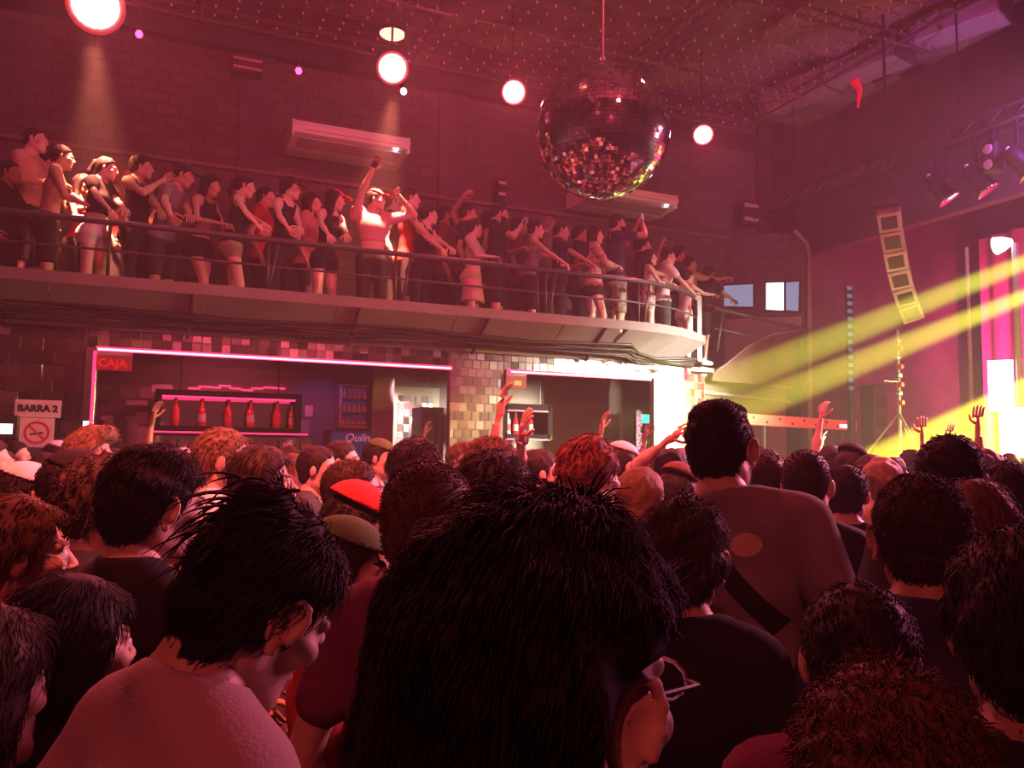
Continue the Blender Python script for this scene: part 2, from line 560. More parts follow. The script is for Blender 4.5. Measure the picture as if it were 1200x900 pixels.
tiles(tw, (XB1, Y_TILE), (1, 0), 6.92 - XB1, 1.65, ZT, 0.1, 0.114, offset=False, tilt=0.02)
# bent end of the tiled wall: turns towards the stage
DB = (math.sin(math.radians(66)), math.cos(math.radians(66)))
LB = 0.62
wb = tag(MB().box((LB / 2, 0.06, ZT / 2), (LB, 0.12, ZT)).build('wall_corner', K['grout'], loc=(6.92, Y_TILE, 0)), kind='structure')
wb.rotation_euler = (0, 0, math.atan2(DB[1], DB[0]))
tiles(wb, (0, 0), (1, 0), LB, 1.65, ZT, 0.1, 0.114, offset=False, tilt=0.02)

# mirrored strip post at the left end of the long bar
struct('trim_8', MB().box((XA0 - 0.06, Y_TILE - 0.03, 1.4), (0.12, 0.07, 2.8), bev=0.01), K['mirror'][2])
# red LED strips along the lintels and down the post
led = empty('led_strip', (XA0, Y_TILE - 0.02, ZO - 0.02), 'long red LED strip along the lintel of the left bar', 'light strip')
MB().box(((XA1 - XA0) / 2, 0, 0), (XA1 - XA0, 0.03, 0.022), bev=0.004).build('tube', K['led_red'], led)
MB().box(((XA1 - XA0) / 2, 0.018, 0.006), (XA1 - XA0 + 0.05, 0.02, 0.05)).build('channel', K['led_edge'], led)
led = empty('led_strip', (XB0, Y_TILE - 0.02, ZO - 0.02), 'shorter red LED strip along the lintel of the right bar', 'light strip')
MB().box(((XB1 - XB0) / 2, 0, 0), (XB1 - XB0 - 0.2, 0.03, 0.022), bev=0.004).build('tube', K['led_red'], led)
MB().box(((XB1 - XB0) / 2, 0.018, 0.006), (XB1 - XB0 - 0.1, 0.02, 0.05)).build('channel', K['led_edge'], led)
led = empty('led_strip', (XA0 - 0.02, Y_TILE - 0.1, 0), 'vertical red lit strip on the mirrored post left of the bar', 'light strip')
MB().box((0, 0, 2.2), (0.03, 0.02, 1.1)).build('tube', K['led_edge'], led)
MB().box((-0.05, 0, 1.78), (0.05, 0.02, 0.42)).build('bright_lower_tube', K['screen_white'], led)

# cables and brackets under the soffit
BR = [(-3.3), (-1.6), (0.2), (2.0), (3.6), (5.25)]
for i, x in enumerate(BR):
    pz = MB()
    pz.tube([(x, 9.2, 3.36), (x, 9.45, 3.2), (x, 9.70, 3.02), (x, 9.76, 2.98)], 0.022, 6)
    tag(pz.build('bracket', K['black']), ['dark slanting bracket under the balcony front above the left tiled wall', 'dark slanting bracket under the balcony above the mirrored post',
        'dark slanting bracket under the balcony above the long bar shelf', 'dark slanting bracket under the balcony above the bottle cabinet',
        'dark slanting bracket under the balcony above the tiled pillar', 'dark slanting bracket under the balcony near its curved end'][i], 'bracket', 'brackets under the balcony')
for i in range(6):
    pts = []
    for k in range(60):
        x = -5.4 + k * (11.2 / 59)
        pts.append((x, 9.60 - 0.025 * i + 0.02 * math.sin(x * 2.1 + i), 3.075 + 0.022 * i + 0.03 * math.sin(x * 1.7 + i * 2.0) - 0.02 * abs(math.sin(x * 0.9 + i))))
    for q in INN[2:]:
        pts.append((q[0] + 0.012 * i, min(q[1] - 0.05, 9.79) - 0.016 * i, 3.03 + 0.018 * i - 0.04 * (q[0] > 6.2) + 0.02 * math.sin(q[0] * 5 + i)))
    tag(MB().tube(pts, 0.017 + 0.004 * (i % 3), 6).build('cable', K['cable'], smooth=True), '%s black cable of the bundle hung under the balcony front' % ['lowest', 'second lowest', 'third lowest', 'third topmost', 'second topmost', 'topmost'][i], 'cable', 'cables under the balcony')
for i, (dx, dz, L) in enumerate(((0.0, 0.17, 1.0), (0.25, 0.12, 0.75))):
    pts = [(5.7 + dx + L * t, 9.66 + 0.32 * (t * t), 3.02 - dz * math.sin(math.pi * t)) for t in [k / 14 for k in range(15)]]
    tag(MB().tube(pts, 0.012, 6).build('cable', K['cable'], smooth=True),
        ['black cable drooping deepest in front of the bright tiled corner', 'shorter black cable loop drooping beside the bright tiled corner'][i], 'cable')

# ================================================================ THE BAR
bar_front = empty('bar_counter', (1.3, 10.12, 0), 'long dark bar counter under the left opening', 'counter')
MB().box((0, 0, 0.5), (3.9, 0.4, 1.0)).build('counter_body', K['stage'], bar_front)
MB().box((0, -0.02, 1.05), (3.96, 0.52, 0.05), bev=0.01).build('counter_top', K['rail'], bar_front)


def bottle(x, y, z, hgt, rad, glass, label, group, kind=0):
    o = empty('bottle', (x, y, z), label, 'bottle', group)
    pr = [(0.0, 0.0), (rad * 0.92, 0.0), (rad, 0.02 * hgt), (rad, 0.55 * hgt), (rad * 0.8, 0.65 * hgt), (rad * 0.36, 0.74 * hgt), (rad * 0.32, 0.93 * hgt), (rad * 0.38, 0.94 * hgt), (rad * 0.38, 0.965 * hgt)]
    if kind == 1:
        pr = [(0.0, 0.0), (rad * 0.95, 0.0), (rad, 0.02 * hgt), (rad * 0.92, 0.62 * hgt), (rad * 0.5, 0.70 * hgt), (rad * 0.36, 0.78 * hgt), (rad * 0.36, 0.965 * hgt)]
    MB().lathe(pr, (0, 0, 0), 12).build('glass', glass, o, smooth=True)
    MB().lathe([(rad * 1.01, 0.16 * hgt), (rad * 1.015, 0.17 * hgt), (rad * (1.015 - 0.06 * kind), 0.44 * hgt), (rad * (1.0 - 0.06 * kind), 0.45 * hgt)], (0, 0, 0), 12).build('label', K['label'] if kind else K['sign_red'], o, smooth=True)
    MB().lathe([(rad * 0.40, 0.94 * hgt), (rad * 0.42, 0.945 * hgt), (rad * 0.42, hgt), (rad * 0.3, hgt)], (0, 0, 0), 10).build('cap', K['cap'], o, smooth=True)
    return o


# lit hanging shelf frame with six red bottles
SY = 11.0
s0, s1 = at_y(182, 463, SY), at_y(352, 463, SY)
sx0, sx1 = s0.x, s1.x
sz1, sz0 = 2.43, 1.93
sh = empty('bar_shelf', ((sx0 + sx1) / 2, SY, sz0), 'black framed wall shelf lit red holding a row of six large bottles', 'shelf')
wd = sx1 - sx0
MB().box((0, 0, 0.03), (wd, 0.3, 0.06)).build('bottom_board', K['matte'], sh)
MB().box((0, 0, 0.47), (wd, 0.3, 0.07)).build('top_board', K['matte'], sh)
for s in (-1, 1):
    MB().box((s * (wd / 2 - 0.035), 0, 0.25), (0.07, 0.3, 0.5)).build('side_board', K['matte'], sh)
MB().box((0, 0.16, 0.25), (wd, 0.02, 0.5)).build('mirror_back', K['bar_mirror'], sh)
MB().box((0, -0.12, 0.42), (wd - 0.16, 0.02, 0.025)).build('led_tube', K['led_edge'], sh)
for k in range(2):
    MB().tube([((k - 0.5) * 1.2, 0, 0.5), ((k - 0.5) * 1.2, 0, 2.94 - sz0 - 0.005)], 0.012, 6).build('hanger', K['black'], sh)
ORD = ['first', 'second', 'third', 'fourth', 'fifth', 'sixth', 'seventh', 'eighth', 'ninth', 'tenth', 'eleventh', 'twelfth', 'thirteenth', 'fourteenth']
words = ['first', 'second', 'third', 'fourth', 'fifth', 'sixth']
for i, px in enumerate((205, 236, 267, 293, 324, 341)):
    p = at_y(px, 495, SY)
    bottle(p.x, SY - 0.03, sz0 + 0.0605, 0.35 if i < 5 else 0.3, 0.052 if i < 5 else 0.035, K['glass_red'],
           'red bottle in the lit hanging shelf, %s from the left' % words[i], 'bottles in the lit hanging shelf', i % 2)
# lower back shelf with red strip and many bottles
ls = empty('bar_shelf', ((sx0 + sx1) / 2 + 0.05, SY + 0.1, 1.45), 'low back-bar shelf with a red light strip below the hanging shelf', 'shelf')
MB().box((0, 0, 0.0), (wd + 0.35, 0.42, 0.05)).build('board', K['black'], ls)
MB().box((0, 0.2, 0.22), (wd + 0.35, 0.02, 0.4)).build('mirror_back', K['bar_mirror'], ls)
MB().box((0, -0.2, 0.46), (wd + 0.1, 0.02, 0.02)).build('led_tube', K['led_edge'], ls)
for s in (-1, 1):
    MB().box((s * (wd / 2 + 0.15), 0.1, -0.71), (0.05, 0.2, 1.4)).build('leg', K['black'], ls)
gl = [K['glass_red'], K['glass_green'], K['glass_amber'], K['glass_clear'], K['glass_red']]
gn = ['red', 'green', 'amber', 'pale', 'dark red']
for i in range(14):
    x = sx0 + 0.0 + i * (wd + 0.1) / 13
    bottle(x, SY + 0.02, 1.4755, 0.30 + 0.05 * ((i * 7) % 3) / 2, 0.036 + 0.004 * (i % 2), gl[(i * 3) % 5],
           '%s from the left of the bottles on the low back-bar shelf, %s glass' % (ORD[i], gn[(i * 3) % 5]), 'bottles on the low back-bar shelf', i % 2)
# glinting mirror fragments glued on the bar's back wall
frag = tag(MB().box((1.0, 11.56, 2.2), (5.2, 0.02, 1.2)).build('wall_panel', K['grout']), kind='structure')
fx = [(112, 458, 40, 12), (150, 460, 16, 13), (172, 460, 14, 12), (124, 471, 10, 5), (123, 490, 9, 6), (160, 472, 22, 6), (128, 503, 8, 30), (140, 505, 16, 28), (154, 500, 14, 22), (166, 490, 14, 14), (150, 520, 18, 22), (165, 510, 14, 20),
      (190, 455, 22, 10), (345, 490, 14, 20), (356, 500, 14, 18), (362, 482, 10, 14)]
for px, py, wpx, hpx in fx:
    p = at_y(px, py, 11.54)
    s = 11.2 / 950
    o = bpy.data.objects.new('mirror_tile', tile_mesh(wpx * s, hpx * s, int(rng.integers(7, 10))))
    o.location = (p.x, 11.545, p.z)
    o.rotation_euler = (rng.normal(0, 0.05), 0, rng.normal(0, 0.05))
    o.parent = frag
    COL.objects.link(o)
# reflection of the red strip on the back wall, put in as glowing pieces
ws = empty('led_strip', (0, 0, 0), 'broken zigzag red light strip reflected high on the back wall of the left bar', 'light strip')
for px, py in ((228, 455), (240, 453), (252, 454), (264, 452), (276, 455), (290, 457), (302, 455), (316, 454), (328, 455), (258, 461)):
    p = at_y(px, py, 11.5)
    MB().box((p.x, 11.535, p.z), (0.15, 0.02, 0.02)).build('reflection_piece', K['led_edge'], ws)
# bottle cabinet with three shelves, its frame lit pink
cy_ = 11.2
c0, c1 = at_y(398, 452, cy_), at_y(431, 501, cy_)
cab = empty('bottle_cabinet', ((c0.x + c1.x) / 2, cy_, c1.z), 'small framed wall cabinet with three shelves of bottles beside the doorway', 'cabinet')
cw, ch = c1.x - c0.x, c0.z - c1.z
for s in (-1, 1):
    MB().box((s * cw / 2, 0, ch / 2), (0.035, 0.24, ch + 0.03)).build('side_panel', K['duct'], cab)
MB().box((0, 0, ch), (cw, 0.24, 0.035)).build('top_panel', K['duct'], cab)
MB().box((0, 0, 0), (cw, 0.24, 0.035)).build('bottom_panel', K['duct'], cab)
MB().box((0, 0.11, ch / 2), (cw, 0.02, ch)).build('back_panel', K['blue'], cab)
for k in (1, 2):
    MB().box((0, 0, ch * k / 3), (cw - 0.03, 0.2, 0.018)).build('shelf', K['black'], cab)
for k in range(3):
    for j in range(5):
        bottle((c0.x + c1.x) / 2 + (j - 2) * cw / 5.8, cy_ - 0.02, c1.z + ch * k / 3 + (0.0185 if k == 0 else 0.0095), ch * 0.26, cw * 0.07, gl[3] if k else gl[0],
               '%s bottle on the %s shelf of the framed wall cabinet, %s from the left' % ('pale' if k else 'dark red', ['bottom', 'middle', 'top'][k], words[j]), 'bottles in the framed wall cabinet', 1)
# blue beer board on a fridge below the cabinet
f0, f1 = at_y(385, 504, 10.95), at_y(452, 540, 10.95)
fr = empty('drinks_fridge', ((f0.x + f1.x) / 2, 11.1, 0), 'blue fronted drinks fridge with pale script lettering below the cabinet', 'fridge')
fw = f1.x - f0.x
MB().box((0, 0, f0.z / 2), (fw, 0.4, f0.z)).build('body', K['black'], fr)
MB().box((0, -0.21, f0.z / 2 + 0.02), (fw - 0.06, 0.02, f0.z - 0.1)).build('front_board', K['blue'], fr)
for s in (-1, 1):
    MB().box((s * (fw / 2 - 0.02), -0.215, f0.z / 2), (0.03, 0.03, f0.z)).build('frame_side', K['rail'], fr)
MB().box((0, -0.215, f0.z - 0.015), (fw, 0.03, 0.03)).build('frame_top', K['rail'], fr)
text_part(0, 'lettering', 'Quilmes', 0.15, (0.06, -0.223, f0.z - 0.10), Matrix.Identity(3), K['blue_print'], fr)
# doorway jamb and bright glittering mirrored panel behind
struct('wall_jamb', MB().box((2.72, 11.2, 1.45), (0.30, 0.7, 2.9)), K['bar_wall'])
g0, g1 = at_y(467, 460, 11.5), at_y(507, 530, 11.5)
gp = tag(MB().box(((g0.x + g1.x) / 2, 11.55, 1.9), (g1.x - g0.x + 0.2, 0.02, 1.5)).build('wall_glitter', K['grout_pale']), kind='structure')
for r in range(8):
    for c in range(6):
        o = bpy.data.objects.new('mirror_tile', tile_mesh(0.085, 0.105, int(rng.integers(7, 10))))
        o.location = (g0.x + (c + 0.5) * 0.09, 11.53, 1.72 + r * 0.108)
        o.rotation_euler = (rng.normal(0, 0.12), 0, rng.normal(0, 0.15))
        o.parent = gp
        COL.objects.link(o)
spot('bar_lamp', (3.0, 10.5, 2.85), (3.02, 11.5, 2.1), (1.0, 0.55, 0.62), 260, 44, 0.5, 0.05)
spot('bar_lamp', (0.6, 10.15, 2.85), (0.6, 11.5, 1.7), (1.0, 0.12, 0.18), 30, 110, 0.5, 0.1)
spot('bar_lamp', (1.9, 10.3, 2.9), (1.95, 11.5, 2.3), (0.15, 0.15, 1.0), 14, 40, 0.5, 0.05)
# black fridge column at the right end of the left bar
fc = empty('drinks_fridge', (3.28, 10.6, 0), 'tall narrow black fridge with a chrome edge against the tiled pillar', 'fridge')
MB().box((0, 0, 1.15), (0.30, 0.5, 2.3)).build('body', K['black'], fc)
MB().box((-0.06, -0.255, 1.5), (0.14, 0.015, 1.3)).build('glass_door', K['rail'], fc)
MB().box((0.08, -0.258, 1.5), (0.02, 0.02, 1.4)).build('handle', K['chrome'], fc)
# right bar: second counter, lit shelf, brown wall, exit sign, poster
rb = empty('bar_counter', (5.25, 10.12, 0), 'shorter dark bar counter under the right opening', 'counter')
MB().box((0, 0, 0.5), (2.1, 0.4, 1.0)).build('counter_body', K['stage'], rb)
MB().box((0, -0.02, 1.05), (2.16, 0.52, 0.05), bev=0.01).build('counter_top', K['rail'], rb)
r0, r1 = at_y(588, 481, 10.9), at_y(640, 505, 10.9)
rs = empty('bar_shelf', ((r0.x + r1.x) / 2, 10.9, 1.95), 'black framed shelf with red light just right of the tiled pillar', 'shelf')
rw = r1.x - r0.x
MB().box((0, 0, 0.0), (rw, 0.28, 0.05)).build('bottom_board', K['matte'], rs)
MB().box((0, 0, 0.42), (rw, 0.28, 0.09)).build('top_board', K['matte'], rs)
for s in (-1, 1):
    MB().box((s * rw / 2, 0, 0.2), (0.07, 0.28, 0.5)).build('side_board', K['matte'], rs)
MB().box((0, 0.13, 0.2), (rw, 0.02, 0.45)).build('back_board', K['matte'], rs)
MB().box((0, -0.13, 0.365), (rw - 0.06, 0.02, 0.022)).build('led_tube', K['led_edge'], rs)
MB().box((0, -0.13, -0.05), (rw - 0.02, 0.02, 0.022)).build('led_tube', K['led_edge'], rs)
for s in (-1, 1):
    MB().tube([(s * rw * 0.35, 0, 0.46), (s * rw * 0.35, 0, 2.94 - 1.95 - 0.005)], 0.012, 6).build('hanger', K['black'], rs)
for j in range(4):
    bottle(r0.x + 0.09 + j * 0.12, 10.88, 1.9755, 0.32, 0.042, K['glass_red'] if j % 2 else K['glass_clear'],
           '%s bottle on the red lit shelf by the pillar, %s from the left' % ('red' if j % 2 else 'pale pink', words[j]), 'bottles on the shelf by the pillar', j % 2)
for j, px in enumerate((622, 637, 645)):
    p = at_y(px, 535, 10.25)
    bottle(p.x, 10.25, 1.0755, 0.95 if False else 0.62, 0.05, K['glass_red'], 'tall red bottle on the counter of the right bar, %s from the left' % words[j], 'bottles on the right bar counter', 1)
struct('wall_brown', MB().box((5.75, 11.5, 1.47), (2.2, 0.12, 2.94)), K['beige'])
e = at_y(760, 491, 11.2)
ex = empty('exit_sign', (e.x, 11.2, e.z), 'small bright green lit sign beside the bright tiled corner', 'sign')
MB().box((0, 0, 0), (0.24, 0.05, 0.14), bev=0.008).build('housing', K['exit'], ex)
MB().tube([(0, 0, 0.06), (0, 0, 2.94 - e.z - 0.003)], 0.012, 6).build('hanger', K['black'], ex)
e = at_y(716, 508, 11.4)
tag(MB().box((e.x, 11.42, e.z), (0.33, 0.03, 0.2), bev=0.006).build('notice_board', K['dark_green']), 'dark green rectangular board on the brown wall of the right bar', 'board')
e = at_y(759, 526, 11.35)
po = tag(MB().box((e.x, 11.42, e.z), (0.26, 0.012, 0.34)).build('poster', K['paper']), 'yellowed paper poster on the wall below the green sign', 'poster')
lamp = empty('light_column', (at_y(747, 500, 11.1).x, 11.1, 0), 'narrow post dotted with small red lights beside the green sign', 'light')
MB().box((0, 0, 1.2), (0.10, 0.08, 2.4)).build('post', K['black'], lamp)
for k in range(9):
    MB().lathe([(0.0, -0.02), (0.02, -0.012), (0.026, 0), (0.02, 0.012), (0.0, 0.02)], (0.025 * (-1) ** k, -0.05, 1.72 + 0.075 * k), 8).build('bulb', K['lamp_red'], lamp, smooth=True)

# signs
def sign_board(name, px, py, wpx, hpx, y, label, m):
    p = at_y(px, py, y)
    s = (p - CAM).length / F_PX * 0.93
    o = empty(name, (p.x, y, p.z), label, 'sign')
    MB().box((0, 0, 0), (wpx * s, 0.015, hpx * s), bev=0.004).build('board', m, o)
    return o, wpx * s, hpx * s


so, sw, shh = sign_board('bar_sign', 44.5, 479, 44, 19, 9.70, 'white sign reading BARRA 2 on the left tiled wall', K['sign_white'])
text_part(0.006, 'lettering', 'BARRA 2', 0.094, (0, -0.009, 0), Matrix.Identity(3), K['sign_black'], so)
MB().box((0, 0.06, 0), (0.06, 0.13, 0.06)).build('bracket', K['black'], so)
so, sw, shh = sign_board('no_smoking_sign', 43, 507, 33, 32, 9.70, 'square white no smoking sign under the BARRA 2 sign', K['sign_white'])
MB().box((0, 0.06, 0), (0.06, 0.13, 0.06)).build('bracket', K['black'], so)
mb = MB()
R0, R1 = 0.118, 0.095
vs, fs = [], []
for k in range(32):
    t = 2 * math.pi * k / 32
    for rr in (R0, R1):
        for yy in (-0.0085, -0.012):
            vs.append((rr * math.cos(t), yy, rr * math.sin(t)))
for k in range(32):
    a, b = k * 4, ((k + 1) % 32) * 4
    fs += [(a + 1, b + 1, b + 3, a + 3), (a, a + 1, b + 1, b)[::-1], (a + 2, b + 2, b + 3, a + 3)]
mb.add(vs, fs)
mb.box((0, -0.0105, 0), (0.205, 0.004, 0.02), Matrix.Rotation(math.radians(45), 3, 'Y'))
mb.build('red_ring', K['sign_red'], so)
MB().box((0.0, -0.0095, -0.01), (0.12, 0.003, 0.02), Matrix.Rotation(math.radians(-8), 3, 'Y')).box((-0.03, -0.0095, 0.03), (0.05, 0.003, 0.01), Matrix.Rotation(math.radians(50), 3, 'Y')).build('cigarette_print', K['sign_black'], so)
so, sw, shh = sign_board('cashier_sign', 132, 425, 40, 18, 9.80, 'wine red lit sign reading CAJA below the left end of the light strip', K['sign_wine'])
text_part(0.004, 'lettering', 'CAJA', 0.125, (0, -0.009, -0.01), Matrix.Identity(3), K['sign_letter'], so)
MB().box((0, 0.0, shh / 2 + 0.012), (sw, 0.02, 0.03)).build('top_rail', K['duct'], so)
so, sw, shh = sign_board('cashier_sign', 605, 448, 28, 17, 9.80, 'small orange lit sign below the left end of the right bar strip', lamp_mat('orange sign panel', (1.0, 0.12, 0.06), 0.5))
MB().box((0, 0.0, shh / 2 + 0.01), (sw, 0.02, 0.03)).build('top_rail', K['duct'], so)
MB().box((0.02, -0.009, -0.01), (0.1, 0.004, 0.06)).build('yellow_print', lamp_mat('yellow sign print', (1.0, 0.55, 0.1), 0.9), so)
# small monitor with cold lights beside the signs
e = at_y(-2, 500, 9.6)
mo = empty('monitor', (e.x, 9.66, e.z), 'small cold lit monitor at the far left beside the signs', 'monitor')
MB().box((0, 0, 0), (0.34, 0.05, 0.24), bev=0.01).build('case', K['black'], mo)
MB().box((0.02, -0.028, -0.02), (0.2, 0.004, 0.1)).build('screen', K['screen_white'], mo)
MB().box((0, 0.1, 0), (0.05, 0.2, 0.05)).build('bracket', K['black'], mo)

# ================================================================ BALCONY RAILING AND BOOTH
RPATH = [Vector((x, 9.3, 0)) for x in (-5.5, -3.8, -2.1, -0.4, 1.3, 3.0)] + [Vector((4.5, 9.3, 0)), Vector((5.6, 9.31, 0)), Vector((6.1, 9.37, 0)), Vector((6.55, 9.52, 0)), Vector((6.95, 9.76, 0)), Vector((7.3, 10.02, 0))]
rl = empty('balcony_railing', (0, 0, 0), 'dark steel tube railing along the front of the balcony', 'railing')
RZ = 4.06
MB().tube([p + Vector((0, 0, RZ)) for p in RPATH], 0.034, 10).build('handrail', K['rail'], rl, smooth=True)
MB().tube([p + Vector((0, 0, 3.76)) for p in RPATH], 0.014, 8).build('mid_rail', K['rail'], rl, smooth=True)
for x in (-3.6, -2.05, -0.62, 0.98, 1.08, 2.44, 2.62, 4.30, 4.42, 4.56, 5.85, 6.02):
    y = 9.3 if x < 5.7 else 9.36
    lean = 0.09 if x in (1.08, 2.62, 4.56, 6.02) else 0.0
    MB().tube([(x - lean, y, 3.485), (x, y, RZ - 0.03)], 0.018, 8).build('post', K['rail'], rl, smooth=True)
ep = Vector((7.3, 10.02, 0))
MB().box((ep.x, ep.y, 3.6), (0.09, 0.09, 1.0), bev=0.008).build('end_post', K['rail'], rl)
MB().tube([(7.22, 10.0, 3.12), (7.42, 10.10, RZ - 0.05)], 0.018, 8).build('post', K['rail'], rl, smooth=True)
# second railing from the balcony end to the booth frame
P2 = Vector((10.0, 10.7, 0))
Q = Vector((7.36, 10.06, 0))
dr = (P2 - Q).normalized()
r2 = empty('booth_railing', (0, 0, 0), 'thin sloping railing with a tall round-topped frame post beyond the balcony end', 'railing')
rq = at(842, 363, 1.0)


def on_line(px, py):
    """point on the vertical plane through Q and P2 along a pixel ray"""
    d = ray(px, py)
    n = Vector((-dr.y, dr.x, 0))
    t = (Q - CAM).dot(n) / d.dot(n)
    return CAM + d * t


MB().tube([on_line(837, 361), on_line(947, 387)], 0.034, 8).build('handrail', K['rail'], r2, smooth=True)
MB().tube([on_line(838, 385), on_line(910, 400)], 0.014, 8).build('mid_rail', K['rail'], r2, smooth=True)
MB().tube([on_line(847, 366), on_line(840, 412)], 0.018, 8).build('post', K['rail'], r2, smooth=True)
MB().tube([on_line(937, 388), on_line(938, 470)], 0.022, 8).build('post', K['rail'], r2, smooth=True)
a_, b_, c_, d_ = on_line(948, 470), on_line(948, 300), on_line(944, 283), on_line(930, 270)
MB().tube([Vector((a_.x, a_.y, 0.0)), a_, b_, c_, d_], 0.05, 8).build('frame_post', K['pipe'], r2, smooth=True)
# curved rust-brown stair side below that railing
poly_px = [(836, 446), (838, 436), (850, 428), (862, 418), (876, 407), (890, 399), (906, 393), (925, 389), (945, 388), (946, 452), (900, 451)]
pts = [on_line(*p) for p in poly_px]
ang = math.atan2(dr.y, dr.x)
loc = [((p - Q).dot(dr), p.z) for p in pts]
st = empty('stair_side', (Q.x, Q.y, 0), 'rust brown curved stair side panel below the railing at the balcony end', 'panel', rz=ang)
MB().prism(loc[::-1], 0.05, (0, 0.05, 0)).build('curved_panel', K['rust'], st)
MB().tube([(x, 0.0, z + 0.01) for x, z in loc[1:9]], 0.018, 6).build('edge_trim', K['pipe'], st, smooth=True)
# booth wall (angled) with windows; the blue panes glow in place of reflections
P1 = Vector((9.14, 11.87, 0))
bd = (P2 - P1).normalized()
bl = (P2 - P1).length
ba = math.atan2(bd.y, bd.x)


def on_booth(px, py):
    d = ray(px, py)
    n = Vector((-bd.y, bd.x, 0))
    t = (P1 - CAM).dot(n) / d.dot(n)
    p = CAM + d * t
    return (p - P1).dot(bd), p.z


bw = tag(MB().prism([(-0.4, 3.0), (bl, 3.0), (bl, 5.35), (bl - 0.1, 5.5), (bl - 0.28, 5.6), (-0.4, 5.75)][::-1], 0.1, (0, 0.06, 0)).build('wall_booth', K['brick'], loc=P1), kind='structure')
bw.rotation_euler = (0, 0, ba)
tag(bw, kind='structure')
bp = tag(MB().prism([(-0.3, 3.06), (bl - 0.05, 3.06), (bl - 0.05, 4.1), (-0.3, 4.15)][::-1], 0.02, (0, -0.005, 0)).build('booth_panel', K['panel_pale'], bw), kind='structure')


def booth_window(n, corners, m, extra):
    q = [on_booth(*c) for c in corners]
    root = tag(bpy.data.objects.new('window_%d' % n, None), kind='structure')
    COL.objects.link(root)
    root.location = P1
    root.rotation_euler = (0, 0, ba)
    MB().prism(q[::-1], 0.01, (0, -0.012, 0)).build('pane', m, root)
    for i in range(4):
        a, b = q[i], q[(i + 1) % 4]
        MB().tube([(a[0], -0.02, a[1]), (b[0], -0.02, b[1])], 0.02, 6).build('frame_bar', extra, root)
    return root


w1 = booth_window(1, [(846, 334), (884, 332), (884, 361), (846, 360)], K['pane_glow'], K['black'])
w2 = booth_window(2, [(897, 331), (920, 330), (920, 365), (897, 364)], K['screen_white'], K['black'])
w3 = booth_window(3, [(920, 330), (938, 329), (937, 366), (920, 365)], K['pane_glow'], K['black'])

# lower wing wall under the bent balcony end and its red lit beam
WQ = Vector((7.42, 10.3, 0))
wl = (Vector((10.4, 11.62, 0)) - WQ)
wa = math.atan2(wl.y, wl.x)
ww = tag(MB().box((wl.length / 2, 0.06, 1.5), (wl.length, 0.1, 3.0)).build('wall_wing', K['beige'], loc=WQ), kind='structure')
ww.rotation_euler = (0, 0, wa)
t_ = tag(MB().box((wl.length / 2, -0.06, 2.98), (wl.length, 0.14, 0.16), bev=0.01).build('trim_9', K['soffit'], loc=WQ), kind='structure')
t_.rotation_euler = (0, 0, wa)
t_ = tag(MB().box((wl.length / 2, -0.05, 2.68), (wl.length, 0.05, 0.05)).build('trim_10', K['soffit'], loc=WQ), kind='structure')
t_.rotation_euler = (0, 0, wa)
rb0, rb1 = at(872, 491, 12.0), at(1002, 497, 14.2)
rbv = rb1 - rb0
rbar = empty('lit_beam', rb0, 'red lit beam with bolts above the crowd right of the tall man', 'beam', rz=math.atan2(rbv.y, rbv.x))
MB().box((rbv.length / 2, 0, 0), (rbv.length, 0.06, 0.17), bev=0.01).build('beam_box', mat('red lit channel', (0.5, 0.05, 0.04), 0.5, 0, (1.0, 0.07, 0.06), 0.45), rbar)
for k in range(9):
    MB().lathe([(0.0, 0), (0.02, 0), (0.02, 0.02), (0, 0.022)], (0.2 + k * rbv.length / 9.5, -0.032, 0.03 * (-1) ** k), 6, Matrix.Rotation(math.radians(90), 3, 'X')).build('bolt', K['black'], rbar)
MB().box((rbv.length - 0.35, -0.035, -0.02), (0.5, 0.02, 0.05)).build('bright_tube', K['screen_white'], rbar)
for k in (0.15, 0.85):
    MB().tube([(rbv.length * k, 0.0, -0.08), (rbv.length * k, 0.0, -rb0.z)], 0.03, 6).build('support_post', K['black'], rbar)

# ================================================================ AIR CONDITIONERS, LAMPS ON THE UPPER WALL
def air_con(px, py, label):
    p = at_y(px, py, 11.2)
    o = empty('air_conditioner', (p.x, 11.2, p.z), label, 'air conditioner', 'air conditioners on the balcony wall')
    pr = [(-0.36, -0.06), (-0.40, 0.02), (-0.36, 0.10), (0.45, 0.14), (0.45, -0.12), (0.1, -0.15)]
    mb = MB()
    R = Matrix.Rotation(math.radians(-90), 3, 'Z')
    n = len(pr)
    mb.prism([(y, z) for y, z in pr], 1.62, (0, 0, 0), Matrix.Rotation(math.radians(90), 3, 'Z'))
    mb.build('casing', K['white'], o)
    MB().box((0, -0.17, -0.125), (1.4, 0.26, 0.02), Matrix.Rotation(math.radians(-10), 3, 'X')).build('intake_grille', K['louvre'], o)
    for k in range(3):
        MB().box((0, -0.375 + 0.012 * k, -0.02 + 0.035 * k), (1.3, 0.02, 0.012)).build('outlet_louvre', K['louvre'], o)
    for s in (-1, 1):
        MB().box((s * 0.80, 0.02, 0.0), (0.03, 0.78, 0.24), bev=0.03).build('end_cap', K['white'], o)
        MB().tube([(s * 0.6, 0.3, 0.12), (s * 0.6, 0.598, 0.3)], 0.015, 6).build('hanger', K['pipe'], o)
    MB().lathe([(0.0, 0.03), (0.026, 0.02), (0.03, 0), (0, -0.01)], (0.62, -0.33, -0.09), 10).build('indicator_light', K['lamp_white'], o)
    return o


air_con(407, 170, 'long white air conditioner on the balcony wall to the left of the mirror ball')
air_con(730, 236, 'white air conditioner on the balcony wall partly behind the mirror ball')


